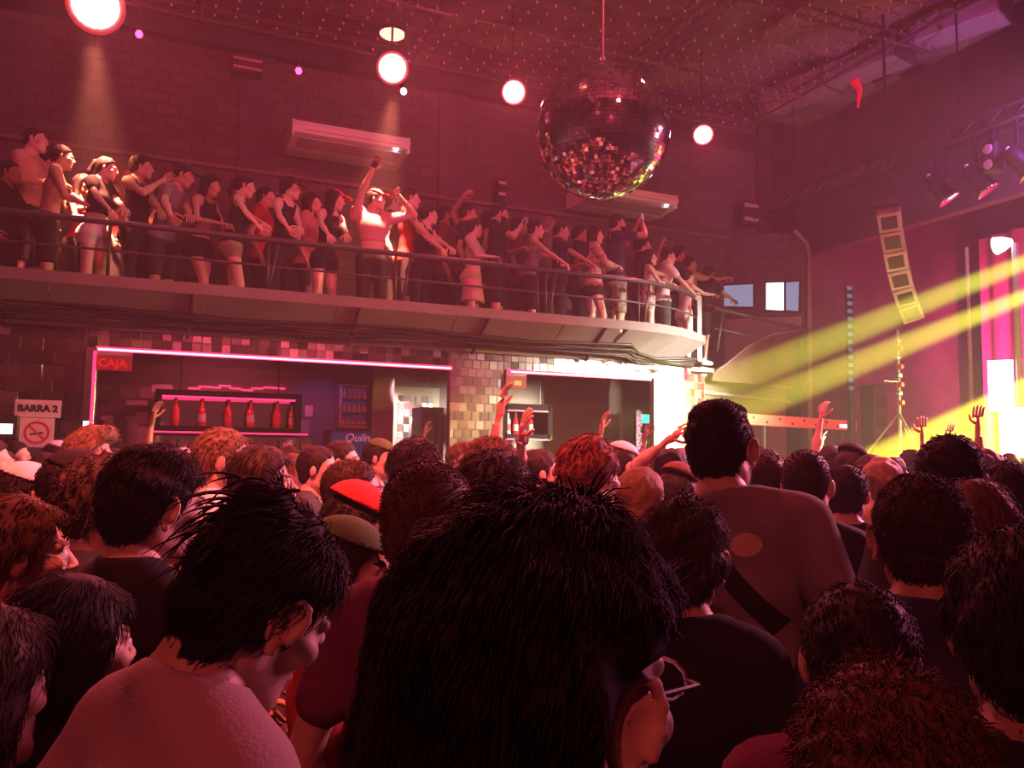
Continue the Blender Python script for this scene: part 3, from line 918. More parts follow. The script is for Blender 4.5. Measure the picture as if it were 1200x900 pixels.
def par_lamp(px, py, y, r, label, tgt, energy, angle=60, hot='lamp_hot', col=RED, cat_group='red spotlights over the balcony'):
    p = at_y(px, py, y)
    o = empty('spotlight', p, label, 'spotlight', cat_group)
    d = (Vector(tgt) - p).normalized()
    R = d.to_track_quat('Z', 'Y').to_matrix()
    MB().lathe([(r * 0.5, -r * 2.2), (r * 0.8, -r * 2.0), (r * 0.98, -r * 0.6), (r * 1.12, -0.004), (r * 1.12, 0.0), (r * 1.02, -0.006), (r * 0.95, -0.03)], (0, 0, 0), 16, R).build('housing', K['black'], o, smooth=True)
    MB().lathe([(0.0, 0.03), (r * 0.6, 0.022), (r, -0.01), (r * 0.9, -0.02)], (0, 0, 0), 20, R).build('lens', K[hot], o, smooth=True)
    MB().lathe([(r * 0.96, -0.012), (r * 1.05, 0.012), (r * 1.2, 0.03), (r * 1.24, 0.02), (r * 1.2, -0.03)], (0, 0, 0), 20, R).build('halo_glow_ring', K['halo_ring'], o, smooth=True)  # glowing ring added round the lens in place of its red halo
    b = MB()
    back = R @ Vector((0, 0, -r * 1.2))
    side = R @ Vector((1, 0, 0))
    b.tube([back + side * r * 1.1, back + side * r * 1.15 + Vector((0, 0, r * 1.8)), back - side * r * 1.15 + Vector((0, 0, r * 1.8)), back - side * r * 1.1], r * 0.09, 6)
    b.build('yoke', K['black'], o)
    top = back + Vector((0, 0, r * 1.8))
    MB().tube([top, (top.x, top.y, H - p.z - 0.002)], 0.015, 6).build('hanging_rod', K['black'], o)
    if energy:
        L = spot('lamp_light', p + d * 0.12, Vector(tgt), col, energy, angle, 0.4, 0.06)
    return o


par_lamp(112, 6, 9.5, 0.24, 'large glaring spotlight in the top left corner', (0.0, 4.0, 3.6), 0, 34)
par_lamp(460, 80, 9.9, 0.17, 'glaring spotlight above the left air conditioner', (1.5, 4.0, 3.5), 0, 34)
par_lamp(602, 108, 10.1, 0.145, 'glaring round spotlight just left of the mirror ball', (2.5, 3.0, 3.0), 700, 100)
par_lamp(824, 158, 10.2, 0.135, 'glaring oval spotlight just right of the mirror ball', (4.4, 4.0, 2.0), 500, 90)
# the two left lamps are twin heads: their second beam falls on the balcony
for px, py, tg in ((112, 12, (-0.75, 10.6, 3.3)), (464, 86, (2.25, 10.5, 3.3))):
    p = at_y(px, py, 9.75)
    spot('lamp_light', p + Vector((0, 0.02, -0.25)), tg, (1.0, 0.25, 0.15), 11000, 38, 0.9, 0.08)
    spot('lamp_light', p + Vector((0, -0.35, -0.05)), (3.0, 3.0, 2.0), RED, 800, 110, 0.5, 0.08)
for px, py, mt, lb in ((163, 40, 'lamp_red', 'tiny pink lamp beside the top left spotlight'), (350, 83, 'lamp_red', 'tiny red lamp high on the wall above the left air conditioner'),
                       (473, 107, 'lamp_white', 'tiny pale lamp just below the second spotlight')):
    p = at_y(px, py, 10.4)
    o = empty('small_lamp', p, lb, 'lamp')
    MB().lathe([(0, -0.045), (0.03, -0.035), (0.045, 0), (0.03, 0.035), (0, 0.045)], (0, 0, 0), 10).build('bulb', K[mt], o, smooth=True)
    MB().box((0, 0, 0.06), (0.05, 0.05, 0.05)).build('holder', K['black'], o)
    MB().tube([(0, 0, 0.08), (0, 0, H - p.z - 0.002)], 0.01, 6).build('hanging_rod', K['black'], o)
# lamp bar the spotlights hang from
struct('trim_11', MB().tube([(-5.4, 9.95, NET_Z), (9.4, 9.95, NET_Z)], 0.035, 8), K['pipe'])
p = at_y(460, 40, 10.6)
o = empty('ceiling_lamp', (p.x, 10.6, p.z), 'flat warm ceiling lamp above the second spotlight', 'lamp')
MB().lathe([(0.0, -0.02), (0.16, -0.02), (0.18, 0.0), (0.16, 0.03), (0.0, 0.03)], (0, 0, 0), 16).build('diffuser', lamp_mat('warm lamp', (1, 0.35, 0.25), 3.0), o, smooth=True)
MB().lathe([(0.19, 0.0), (0.19, 0.05), (0.0, 0.06)], (0, 0, 0), 16).build('rim', K['black'], o)
MB().tube([(0, 0, 0.05), (0, 0, H - p.z - 0.002)], 0.012, 6).build('hanging_rod', K['black'], o)
# small loudspeakers, signs and boxes on the upper wall
for px, py, wd_, ht_, lb, cat, nm in ((587, 222, 0.13, 0.30, 'small wall box with two pale bands left of the mirror ball', 'box', 'wall_box'),
                              (290, 77, 0.42, 0.20, 'faint pale wall panel high on the left above the balcony', 'panel', 'wall_sign'),
                              (878, 250, 0.34, 0.42, 'small dark loudspeaker on the wall at the end of the lighting truss', 'speaker', 'wall_speaker')):
    p = at_y(px, py, 11.55)
    o = empty(nm, (p.x, 11.62, p.z), lb, cat)
    MB().box((0, 0, 0), (wd_, 0.26, ht_), bev=0.015).build('case', K['black'] if nm != 'wall_sign' else K['dark_wall'], o)
    for k in (-1, 1):
        MB().box((0, -0.135, k * ht_ * 0.3), (wd_ * 0.9, 0.01, ht_ * 0.16)).build('front_band', K['duct'], o)

# ================================================================ MIRROR BALL
BD = 7.0
bc = at(706, 155, BD)
BR_ = 157 / 2 / F_PX * BD * 0.995
ball = empty('mirror_ball', bc, 'large mirror ball hanging from the ceiling net above the dance floor', 'mirror ball')
prof = [(BR_ * 0.975 * math.sin(math.pi * k / 24), -BR_ * 0.975 * math.cos(math.pi * k / 24)) for k in range(25)]
MB().lathe(prof, (0, 0, 0), 32).build('core', K['black'], ball, smooth=True)
mb = MB()
ts = 0.034
nlat = int(math.pi * BR_ / ts)
for i in range(nlat):
    la = -math.pi / 2 + (i + 0.5) * math.pi / nlat
    nn = max(4, int(2 * math.pi * BR_ * math.cos(la) / ts))
    for j in range(nn):
        lo = 2 * math.pi * (j + 0.5 * (i % 2)) / nn
        nv = Vector((math.cos(la) * math.cos(lo), math.cos(la) * math.sin(lo), math.sin(la)))
        e_ = Vector((-math.sin(lo), math.cos(lo), 0))
        u_ = nv.cross(e_)
        jit = Vector(rng.normal(0, 0.018, 3))
        nv2 = (nv + jit).normalized()
        e2 = (e_ - nv2 * e_.dot(nv2)).normalized()
        u2 = nv2.cross(e2)
        hw = ts * 0.47
        c = nv * BR_
        q = [c + e2 * (sx * hw) + u2 * (sy * hw) for sx, sy in ((-1, -1), (1, -1), (1, 1), (-1, 1))]
        b2 = [p - nv * 0.008 for p in q]
        mb.add(q + b2, [(0, 1, 2, 3), (0, 4, 5, 1), (1, 5, 6, 2), (2, 6, 7, 3), (3, 7, 4, 0)], int(rng.integers(0, 3)))
tag(mb.build('mirror_facets', K['ball'], ball), kind='stuff')
MB().lathe([(0.0, BR_ - 0.01), (0.07, BR_ - 0.012), (0.07, BR_ + 0.03), (0.025, BR_ + 0.05), (0.025, BR_ + 0.09), (0.0, BR_ + 0.09)], (0, 0, 0), 14).build('top_cap', K['pipe'], ball)
MB().tube([(0, 0, BR_ + 0.08), (0, 0, NET_Z - bc.z + 0.2)], 0.012, 6).build('cable', K['pipe'], ball)
MB().box((0, 0, NET_Z - bc.z + 0.28), (0.16, 0.16, 0.18), bev=0.02).build('motor', K['black'], ball)
MB().tube([(0, 0, NET_Z - bc.z + 0.36), (0, 0, H - bc.z)], 0.02, 6).build('hanging_rod', K['black'], ball)

# ================================================================ CEILING NET, PIPES, DUCTS
pipes = [((-5.4, 11.55), (9.6, 11.55)), ((-5.4, 8.1), (10.2, 8.1)), ((-5.4, 5.3), (10.6, 5.3)), ((-5.4, 2.6), (10.6, 2.6)),
         ((9.35, 1.0), (9.35, 11.6)), ((6.6, 1.0), (6.6, 11.55)), ((6.25, 1.0), (6.25, 11.55)), ((3.2, 1.0), (3.2, 11.55)), ((0.2, 1.0), (0.2, 11.55)), ((-2.8, 1.0), (-2.8, 11.55))]
for i, (a, b) in enumerate(pipes):
    mb = MB()
    for k in (0, 1):
        off = Vector((0, 0, 0.16 * k))
        mb.tube([Vector((*a, NET_Z + 0.05)) + off, Vector((*b, NET_Z + 0.05)) + off], 0.028, 8)
    A, Bv = Vector((*a, NET_Z + 0.05)), Vector((*b, NET_Z + 0.05))
    n = int((Bv - A).length / 0.4)
    for k in range(n):
        mb.tube([A.lerp(Bv, k / n), A.lerp(Bv, (k + 0.5) / n) + Vector((0, 0, 0.16)), A.lerp(Bv, (k + 1) / n)], 0.009, 4)
    for k in (0.1, 0.5, 0.9):
        q = A.lerp(Bv, k)
        mb.tube([q + Vector((0, 0, 0.16)), Vector((q.x, q.y, H))], 0.012, 5)
    struct('beam_%d' % (i + 1), mb, K['pipe'] if i >= 4 else K['net'])
net = empty('ceiling_net', (0, 0, NET_Z), 'wide cable net with pale clips stretched below the ceiling', 'net')
wires, knots = MB(), MB()
sx_, sy_ = 0.27, 0.27


def sag(x, y):
    return -0.05 * abs(math.sin((x + 2.8) * math.pi / 3.0)) * abs(math.sin(y * math.pi / 2.75)) + 0.03 * math.sin(x * 5.1 + y * 3.7)


xs = [-5.3 + i * sx_ for i in range(54)]
ys = [2.6 + j * sy_ for j in range(33)]
for j, y in enumerate(ys):
    pts = [(x, y, sag(x, y)) for x in xs[::1]]
    wires.tube(pts, 0.0065, 3)
for i, x in enumerate(xs):
    wires.tube([(x, y, sag(x, y)) for y in ys], 0.005, 3)
for i, x in enumerate(xs):
    for j, y in enumerate(ys):
        z = sag(x, y)
        r = 0.020
        knots.add([(x - r, y, z), (x + r, y, z), (x, y - r, z), (x, y + r, z), (x, y, z - r * 1.7), (x, y, z + r)],
                  [(0, 2, 4), (2, 1, 4), (1, 3, 4), (3, 0, 4), (2, 0, 5), (1, 2, 5), (3, 1, 5), (0, 3, 5)])
tag(wires.build('net_cables', K['net'], net), kind='stuff')
tag(knots.build('net_clips', K['knot'], net), kind='stuff')
# ventilation ducts above the right part of the net
def duct(p0, p1, width, label, m):
    a, b = Vector(p0), Vector(p1)
    v = b - a
    o = empty('ventilation_duct', a, label, 'duct', rz=math.atan2(v.y, v.x))
    n = max(1, int(v.length / 1.1))
    for k in range(n):
        MB().box((v.length * (k + 0.5) / n, 0, 0), (v.length / n - 0.03, width, 0.3), bev=0.01).build('duct_section', m, o)
    for k in range(n + 1):
        MB().box((v.length * k / n, 0, 0), (0.03, width + 0.06, 0.34)).build('flange', K['pipe'], o)
    MB().tube([(v.length * 0.3, 0, 0.15), (v.length * 0.3, 0, H - a.z - 0.002)], 0.015, 6).build('hanger', K['black'], o)
    return o


d0, d1 = at_z(885, 128, 7.72), at_z(1045, 64, 7.72)
duct((d0.x + 0.3, d0.y, 7.86), (d1.x + 0.3, d1.y, 7.86), 0.55, 'pale flat ventilation duct above the net right of the mirror ball', K['duct'])
d0, d1 = at_z(1052, 50, 7.72), at_z(1160, 12, 7.72)
duct((d0.x + 0.35, d0.y, 7.86), (d1.x + 0.35, d1.y, 7.86), 0.5, 'short pale ventilation duct nearest the top right corner', K['duct'])
d0, d1 = at_z(860, 160, 7.72), at_z(980, 190, 7.72)
for i, (px, py, a) in enumerate(((960, 120, 0.1), (1060, 110, 0.0), (1120, 60, 0.05), (990, 20, 0.0))):
    p = at_z(px, py, 7.95)
    o = empty('ceiling_panel', p, ['grey ceiling panel above the net beside the long duct', 'grey ceiling panel behind the stage lights', 'purple lit ceiling panel near the top right corner', 'reddish ceiling panel at the top edge right of the ball'][i], 'panel', rz=a)
    MB().box((0, 0, 0), (1.5, 1.9, 0.05), bev=0.01).build('board', K['ceiling'], o)
    for s in (-1, 1):
        MB().tube([(s * 0.5, 0, 0.02), (s * 0.5, 0, H - p.z - 0.002)], 0.012, 5).build('hanger', K['black'], o)
p = at_z(1005, 108, NET_Z - 0.05)
tag(MB().tube([p + Vector((0.02, 0, 0.25)), p + Vector((0.0, 0.05, 0.18)), p + Vector((0.05, 0.0, 0.05)), p + Vector((0.02, 0, -0.12)), p + Vector((0.0, 0, -0.25))], [0.05, 0.07, 0.045, 0.03, 0.02], 8).build('balloon', mat('bright red ribbon', (0.9, 0.01, 0.03), 0.5, 0, (1, 0.0, 0.03), 0.35), smooth=True),
    'bright red ribbon caught in the ceiling net', 'ribbon')

# ================================================================ STAGE END
PX = 10.9
HB = 5.45
struct('wall_proscenium', MB().box((PX + 0.1, 3.2, (HB + H) / 2), (0.2, 17.0, H - HB)), K['dark_wall'])
struct('wall_stage_side', MB().box((PX + 0.5, 12.2, H / 2), (1.2, 1.0, H)), K['dark_wall'])
struct('wall_stage_back', MB().box((13.6, 12.45, H / 2), (6.2, 0.1, H)), K['dark_wall'])
struct('stage_floor', MB().box((14.0, 4.2, 0.55), (5.6, 16.4, 1.1)), K['stage'])
# lighting truss along the stage front
t0, t1 = Vector((9.6, 11.5, 5.98)), Vector((9.6, 2.5, 5.98))
tr = empty('lighting_truss', t0, 'long dark steel lighting truss running out over the stage front', 'truss')
L_ = (t1 - t0)
for k, off in enumerate(((0, 0), (0.25, 0.0), (0.12, 0.25))):
    MB().tube([(off[0], 0, off[1]), (off[0], L_.y, off[1])], 0.03, 8).build('chord', K['rail'], tr, smooth=True)
mb = MB()
for k in range(24):
    y0, y1 = L_.y * k / 24, L_.y * (k + 1) / 24
    mb.tube([(0, y0, 0), (0.12, (y0 + y1) / 2, 0.25), (0, y1, 0)], 0.011, 5)
    mb.tube([(0.25, y0, 0), (0.12, (y0 + y1) / 2, 0.25), (0.25, y1, 0)], 0.011, 5)
mb.build('lacing', K['rail'], tr)
for k in (0.1, 0.45, 0.8):
    MB().tube([(0.12, L_.y * k, 0.25), (0.12, L_.y * k, H - 5.98 - 0.002)], 0.014, 6).build('hanger', K['black'], tr)


def stage_lamp(px, py, label, big=True, two=False):
    p = at_x(px, py, 9.62)
    o = empty('stage_spotlight', p, label, 'spotlight', 'stage lights on the truss')
    axis = (Vector((0.45, -0.5, -1.0))).normalized()
    R = axis.to_track_quat('Z', 'X').to_matrix()
    MB().lathe([(0.05, -0.16), (0.10, -0.14), (0.11, 0.0), (0.115, 0.16), (0.15, 0.24), (0.15, 0.26), (0.12, 0.25)], (0, 0, 0), 14, R).build('housing', K['black'], o, smooth=True)
    rim = MB()
    rim.lathe([(0.147, 0.235), (0.158, 0.24), (0.158, 0.268), (0.14, 0.27)], (0, 0, 0), 18, R)
    rim.build('chrome_rim', K['chrome'], o, smooth=True)
    MB().lathe([(0.0, 0.25), (0.11, 0.245), (0.115, 0.235)], (0, 0, 0), 14, R).build('lens', K['white'], o)
    MB().lathe([(0.0, -0.20), (0.03, -0.19), (0.03, -0.15)], (0, 0, 0), 8, R).build('rear_knob', K['white'], o)
    s_ = R @ Vector((1, 0, 0))
    hz = 5.98 - p.z
    MB().tube([s_ * 0.13, s_ * 0.14 + Vector((0, 0, 0.18)), s_ * -0.14 + Vector((0, 0, 0.18)), s_ * -0.13], 0.014, 6).build('yoke', K['black'], o)
    if hz > 0.2:
        MB().box((0, 0, (0.18 + hz) / 2), (0.04, 0.05, max(0.02, hz - 0.18))).build('clamp', K['black'], o)
    return o


stage_lamp(1098, 217, 'black stage light with a bright rim, leftmost on the truss')
stage_lamp(1143, 206, 'black stage light with a bright rim, second from left on the truss')
stage_lamp(1192, 186, 'black stage light at the right edge on the truss')
p = at_x(1163, 185, 9.62)
o = empty('blinder_light', p, 'black twin-lamp light hanging from the truss between the stage spotlights', 'light')
MB().box((0, 0, 0), (0.16, 0.22, 0.42), bev=0.03).build('case', K['black'], o)
for k in (-1, 1):
    MB().lathe([(0, 0.02), (0.06, 0.015), (0.065, 0.0)], (-0.085, 0, 0.1 * k), 12, Matrix.Rotation(math.radians(-90), 3, 'Y')).build('lamp_face', K['duct'], o)
MB().box((0, 0, 0.28), (0.04, 0.06, 0.2)).build('clamp', K['black'], o)
# hanging line array
la = empty('line_array_speaker', at(1040, 240, 11.2), 'curved hanging column of pale loudspeaker boxes at the left of the stage', 'speaker')
track = [(1041, 245), (1044, 268), (1048, 291), (1052, 313), (1057, 334), (1063, 353), (1070, 371)]
top = la.location.copy()
pts = [at(x, y, 11.2 + 0.12 * i) - top for i, (x, y) in enumerate(track)]
for i in range(len(pts) - 1):
    a, b = pts[i], pts[i + 1]
    d = (b - a)
    z = -d.normalized()
    y = (Vector((0, 0, 0)) - (CAM - top).normalized())
    y = (Vector((0.8, 0.6, 0)) - z * z.dot(Vector((0.8, 0.6, 0)))).normalized()
    x = y.cross(z)
    R = Matrix((x, y, z)).transposed()
    bxo = MB().box((a + b) / 2, (0.29, 0.3, d.length * 0.96), R, bev=0.012).build('speaker_box', K['white'] if i > 1 else K['duct'], la)
    MB().box((a + b) / 2 - y * 0.153, (0.2, 0.01, d.length * 0.62), R, bev=0.003).build('grille', K['black'] if i < 5 else K['louvre'], bxo)
MB().tube([(0, 0, 0.0), (0, 0, H - top.z - 0.002)], 0.02, 6).build('chain', K['black'], la)
MB().box((0, 0, 0.02), (0.34, 0.34, 0.06)).build('rigging_frame', K['rail'], la)
# stage curtain of vertical folds
mb = MB()
ny = 120
vs, fs = [], []
for i in range(ny + 1):
    y = 11.3 - i * 0.075
    x = 15.2 + 0.07 * math.sin(i * 1.05) + 0.03 * math.sin(i * 0.37)
    vs += [(x, y, 1.1), (x, y, 6.2), (x + 0.02, y, 1.1), (x + 0.02, y, 6.2)]
for i in range(ny):
    a, b = 4 * i, 4 * i + 4
    fs += [(a, b, b + 1, a + 1), (a + 2, a + 3, b + 3, b + 2)]
tag(mb.add(vs, fs).build('stage_curtain', K['curtain'], smooth=True), 'magenta lit curtain at the back of the stage', 'curtain')
# slim posts and lit columns on the stage
b = at(1140, 520, 13.0)
sp = empty('light_pole', (b.x, b.y, 1.1), 'slim upright pole in front of the magenta stage curtain', 'pole')
MB().tube([(0, 0, 0), (0, 0, at(1135, 285, 13.0).z - 1.1)], 0.03, 8).build('post', K['duct'], sp)
MB().lathe([(0.25, 0), (0.25, 0.03), (0.03, 0.05)], (0, 0, 0), 12).build('base', K['black'], sp)
b = at(1198, 520, 12.2)
sp = empty('light_pole', (b.x, b.y, 1.1), 'bright pink lit upright pole at the right edge of the stage', 'pole')
tp = at(1196, 280, 12.2).z - 1.1
MB().tube([(0, 0, 0), (0, 0, tp)], 0.05, 8).build('post', K['white'], sp)
MB().lathe([(0.25, 0), (0.25, 0.03), (0.05, 0.05)], (0, 0, 0), 12).build('base', K['black'], sp)
MB().lathe([(0.05, -0.12), (0.11, 0.0), (0.14, 0.12), (0.0, 0.13)], (-0.12, 0.1, tp), 12, Vector((-0.8, 0.5, -0.25)).to_track_quat('Z', 'Y').to_matrix()).build('lamp_head', K['screen_white'], sp)
for k, (px, py, wp, hp, dd, lb) in enumerate(((1173, 452, 26, 62, 12.4, 'glaring white upper screen block on the stage at the right edge'), (1190, 507, 32, 60, 12.0, 'glaring white lower screen block on the stage at the right edge'))):
    p = at(px, py, dd)
    s = dd / F_PX
    o = empty('led_screen', (p.x, p.y, p.z), lb, 'screen', rz=math.radians(-55))
    MB().box((0, 0.06, 0), (wp * s * 1.05, 0.1, hp * s), bev=0.01).build('cabinet', K['black'], o)
    MB().box((0, 0.0, 0), (wp * s, 0.02, hp * s * 0.97)).build('screen', K['screen_white'], o)
    MB().box((0, 0.08, -hp * s / 2 - (p.z - hp * s / 2 - 1.1) / 2), (0.2, 0.12, p.z - hp * s / 2 - 1.1)).build('stand', K['black'], o)
# lighting stand with tripod left of the stage
b = at(1055, 545, 11.6)
ls_ = empty('tripod_stand', (b.x, b.y, 0), 'thin metal tripod stand with clamps below the hanging speaker column', 'stand')
tz = at(1054, 385, 11.6).z
MB().tube([(0, 0, 0.3), (0, 0, tz)], 0.028, 8).build('mast', K['pipe'], ls_)
for k in range(3):
    a = 2.1 * k + 0.3
    MB().tube([(0, 0, 2.35 - 0.0), (0.75 * math.cos(a), 0.75 * math.sin(a), 1.35), (1.0 * math.cos(a), 1.0 * math.sin(a), 0.0)], 0.018, 6).build('leg', K['pipe'], ls_)
for k in range(8):
    MB().box((0.02 * (-1) ** k, -0.03, 2.5 + 0.13 * k), (0.07, 0.07, 0.07), bev=0.01).build('clamp', K['chrome'] if k % 2 else K['sign_red'], ls_)
MB().tube([(-0.28, 0, tz - 0.75), (0, 0, tz - 0.75)], 0.015, 6).build('side_arm', K['chrome'], ls_)
# faint blue vertical LED column and cable runs on the stage side wall
b = at(997, 460, 13.0)
lc = empty('led_column', (b.x, b.y, 1.1), 'faint blue-white vertical light column left of the hanging speaker', 'light')
z0, z1 = at(997, 458, 13.0).z - 1.1, at(995, 335, 13.0).z - 1.1
MB().box((0, 0, (z1 + 0.0) / 2), (0.10, 0.08, z1)).build('case', K['black'], lc)
blue_px = lamp_mat('dim blue led', (0.45, 0.5, 0.7), 0.28)
for k in range(14):
    MB().box((-0.03, -0.045, z0 + 0.04 + k * (z1 - z0 - 0.06) / 13), (0.09, 0.02, 0.06)).build('led_block', blue_px, lc)
b = at(1024, 480, 13.4)
ps = empty('equipment_rack', (b.x, b.y, 1.1), 'dim equipment rack with a pale top light beside the tripod stand', 'rack')
MB().box((0, 0, 0.9), (0.3, 0.3, 1.8), bev=0.01).build('case', K['rail'], ps)
MB().box((-0.3, -0.1, 0.38), (0.36, 0.06, 0.1)).build('pale_box', K['white'], ps)
for k in range(5):
    MB().box((0, -0.155, 0.3 + 0.3 * k), (0.24, 0.01, 0.2)).build('unit_front', K['black'], ps)

# ================================================================ PEOPLE: signed-distance bodies meshed with surface nets
class Grid:
    def __init__(s, lo, hi, h):
        s.lo = np.array(lo, np.float32)
        s.h = float(h)
        s.n = np.maximum(4, np.ceil((np.array(hi) - s.lo) / h).astype(int) + 1)
        s.ax = [s.lo[i] + s.h * np.arange(s.n[i], dtype=np.float32) for i in range(3)]
        s.F = np.full(tuple(s.n), 0.5, np.float32)

    def region(s, lo, hi):
        a = np.clip(np.floor((np.array(lo) - s.lo) / s.h).astype(int), 0, s.n - 1)
        b = np.clip(np.ceil((np.array(hi) - s.lo) / s.h).astype(int) + 1, 1, s.n)
        sl = tuple(slice(int(x), int(y)) for x, y in zip(a, b))
        P = (s.ax[0][sl[0]][:, None, None], s.ax[1][sl[1]][None, :, None], s.ax[2][sl[2]][None, None, :])
        return sl, P

    @staticmethod
    def smin(a, b, k):
        if k <= 0:
            return np.minimum(a, b)
        hh = np.clip(0.5 + 0.5 * (b - a) / k, 0, 1)
        return b * (1 - hh) + a * hh - k * hh * (1 - hh)

    def put(s, sl, d, k, op):
        if op == 'add':
            s.F[sl] = s.smin(s.F[sl], d, k)
        else:
            s.F[sl] = -s.smin(-s.F[sl], d, k)

    def cone(s, a, b, ra, rb, k=0.02, op='add', flat=None):
        """tapered capsule; flat=(dir, factor) squeezes it along a direction"""
        a, b = np.array(a, np.float32), np.array(b, np.float32)
        R = max(ra, rb) + k + 3 * s.h
        sl, P = s.region(np.minimum(a, b) - R, np.maximum(a, b) + R)
        ab = b - a
        q = [P[i] - a[i] for i in range(3)]
        L = float(ab @ ab) + 1e-9
        t = np.clip((q[0] * ab[0] + q[1] * ab[1] + q[2] * ab[2]) / L, 0, 1)
        r = [q[i] - t * ab[i] for i in range(3)]
        d2 = r[0] ** 2 + r[1] ** 2 + r[2] ** 2
        if flat is not None:
            f = np.array(flat[0], np.float32)
            c = r[0] * f[0] + r[1] * f[1] + r[2] * f[2]
            d2 = d2 + c * c * (1.0 / flat[1] ** 2 - 1.0)
        d = np.sqrt(d2) - (ra + t * (rb - ra))
        s.put(sl, d.astype(np.float32), k, op)

    def ell(s, c, r, M=None, k=0.02, op='add'):
        c = np.array(c, np.float32)
        r = np.array(r, np.float32)
        R = float(r.max()) + k + 3 * s.h
        sl, P = s.region(c - R, c + R)
        q = [P[i] - c[i] for i in range(3)]
        if M is not None:
            q = [M[0][i] * q[0] + M[1][i] * q[1] + M[2][i] * q[2] for i in range(3)]
        k0 = np.sqrt((q[0] / r[0]) ** 2 + (q[1] / r[1]) ** 2 + (q[2] / r[2]) ** 2)
        k1 = np.sqrt((q[0] / r[0] ** 2) ** 2 + (q[1] / r[1] ** 2) ** 2 + (q[2] / r[2] ** 2) ** 2) + 1e-6
        s.put(sl, (k0 * (k0 - 1.0) / k1).astype(np.float32), k, op)

    def all(s):
        return s.ax[0][:, None, None], s.ax[1][None, :, None], s.ax[2][None, None, :]

    def cut(s, p, n):
        """remove everything on the side the normal n points to"""
        X, Y, Z = s.all()
        d = (X - p[0]) * n[0] + (Y - p[1]) * n[1] + (Z - p[2]) * n[2]
        s.F = np.maximum(s.F, d.astype(np.float32))

    def mesh(s):
        F = s.F
        nx, ny, nz = F.shape
        ins = F < 0
        cnt = np.zeros((nx - 1, ny - 1, nz - 1), np.int8)
        for i in (0, 1):
            for j in (0, 1):
                for k in (0, 1):
                    cnt += ins[i:nx - 1 + i, j:ny - 1 + j, k:nz - 1 + k]
        mask = (cnt > 0) & (cnt < 8)
        I, J, Kk = np.nonzero(mask)
        nv = len(I)
        if nv == 0:
            return np.zeros((0, 3)), np.zeros((0, 4), int)
        acc = np.zeros((nv, 3), np.float64)
        num = np.zeros(nv)
        cor = [(0, 0, 0), (1, 0, 0), (0, 1, 0), (1, 1, 0), (0, 0, 1), (1, 0, 1), (0, 1, 1), (1, 1, 1)]
        val = [F[I + c[0], J + c[1], Kk + c[2]] for c in cor]
        for a in range(8):
            for bit in (1, 2, 4):
                if a & bit:
                    continue
                b = a | bit
                va, vb = val[a], val[b]
                x = (va < 0) != (vb < 0)
                t = np.where(x, va / np.where(x, va - vb, 1), 0)
                p = np.array(cor[a])[None, :] + t[:, None] * (np.array(cor[b]) - np.array(cor[a]))[None, :]
                acc += np.where(x[:, None], p, 0)
                num += x
        V = (acc / num[:, None] + np.stack([I, J, Kk], 1)) * s.h + s.lo[None, :]
        idx = np.full(mask.shape, -1, np.int64)
        idx[mask] = np.arange(nv)
        quads = []
        for axis in range(3):
            sa = [slice(None)] * 3
            sb = [slice(None)] * 3
            sa[axis], sb[axis] = slice(0, -1), slice(1, None)
            A, B = ins[tuple(sa)], ins[tuple(sb)]
            o1, o2 = [(1, 2), (2, 0), (0, 1)][axis]
            X = A != B
            ii = np.argwhere(X)
            ok = (ii[:, o1] > 0) & (ii[:, o2] > 0) & (ii[:, o1] < F.shape[o1] - 1) & (ii[:, o2] < F.shape[o2] - 1)
            ii = ii[ok]
            if len(ii) == 0:
                continue
            flip = A[tuple(ii.T)]
            def g(d1, d2):
                q = ii.copy()
                q[:, o1] += d1
                q[:, o2] += d2
                return idx[tuple(q.T)]
            q = np.stack([g(-1, -1), g(0, -1), g(0, 0), g(-1, 0)], 1)
            q[~flip] = q[~flip][:, ::-1]
            quads.append(q)
        return V, np.concatenate(quads)


def np_mesh(name, V, Q, mats, mi=None, smooth=True):
    """mesh from vertex array and a list of quad / tri index arrays"""
    me = bpy.data.meshes.new(name)
    Qs = Q if isinstance(Q, list) else [Q]
    nl = sum(q.size for q in Qs)
    npol = sum(len(q) for q in Qs)
    me.vertices.add(len(V))
    me.vertices.foreach_set('co', np.asarray(V, np.float32).ravel())
    me.loops.add(nl)
    me.loops.foreach_set('vertex_index', np.concatenate([q.ravel() for q in Qs]).astype(np.int32))
    me.polygons.add(npol)
    st = []
    o = 0
    for q in Qs:
        w_ = q.shape[1]
        st.append(o + np.arange(len(q)) * w_)
        o += q.size
    me.polygons.foreach_set('loop_start', np.concatenate(st).astype(np.int32))
    me.polygons.foreach_set('use_smooth', np.full(npol, smooth))
    for m in mats:
        me.materials.append(m)
    if mi is not None:
        me.polygons.foreach_set('material_index', np.asarray(mi, np.int32))
    me.update(calc_edges=True)
    return me


def A3(v):
    return np.array(v, float)


def rot(axis, a):
    return np.array(Matrix.Rotation(a, 3, axis))


def vnoise(X, Y, Z, f, seed):
    """cheap smooth noise from sines"""
    r = np.random.default_rng(seed)
    out = 0
    for i in range(4):
        d = r.normal(0, 1, 3)
        d /= np.linalg.norm(d)
        out = out + np.sin(f * (0.8 + 0.25 * i) * (X * d[0] + Y * d[1] + Z * d[2]) + r.uniform(0, 6.28))
    return out / 4


# ---------------------------------------------------------------- heads (local frame: centre of head, faces +Y)
_heads = {}


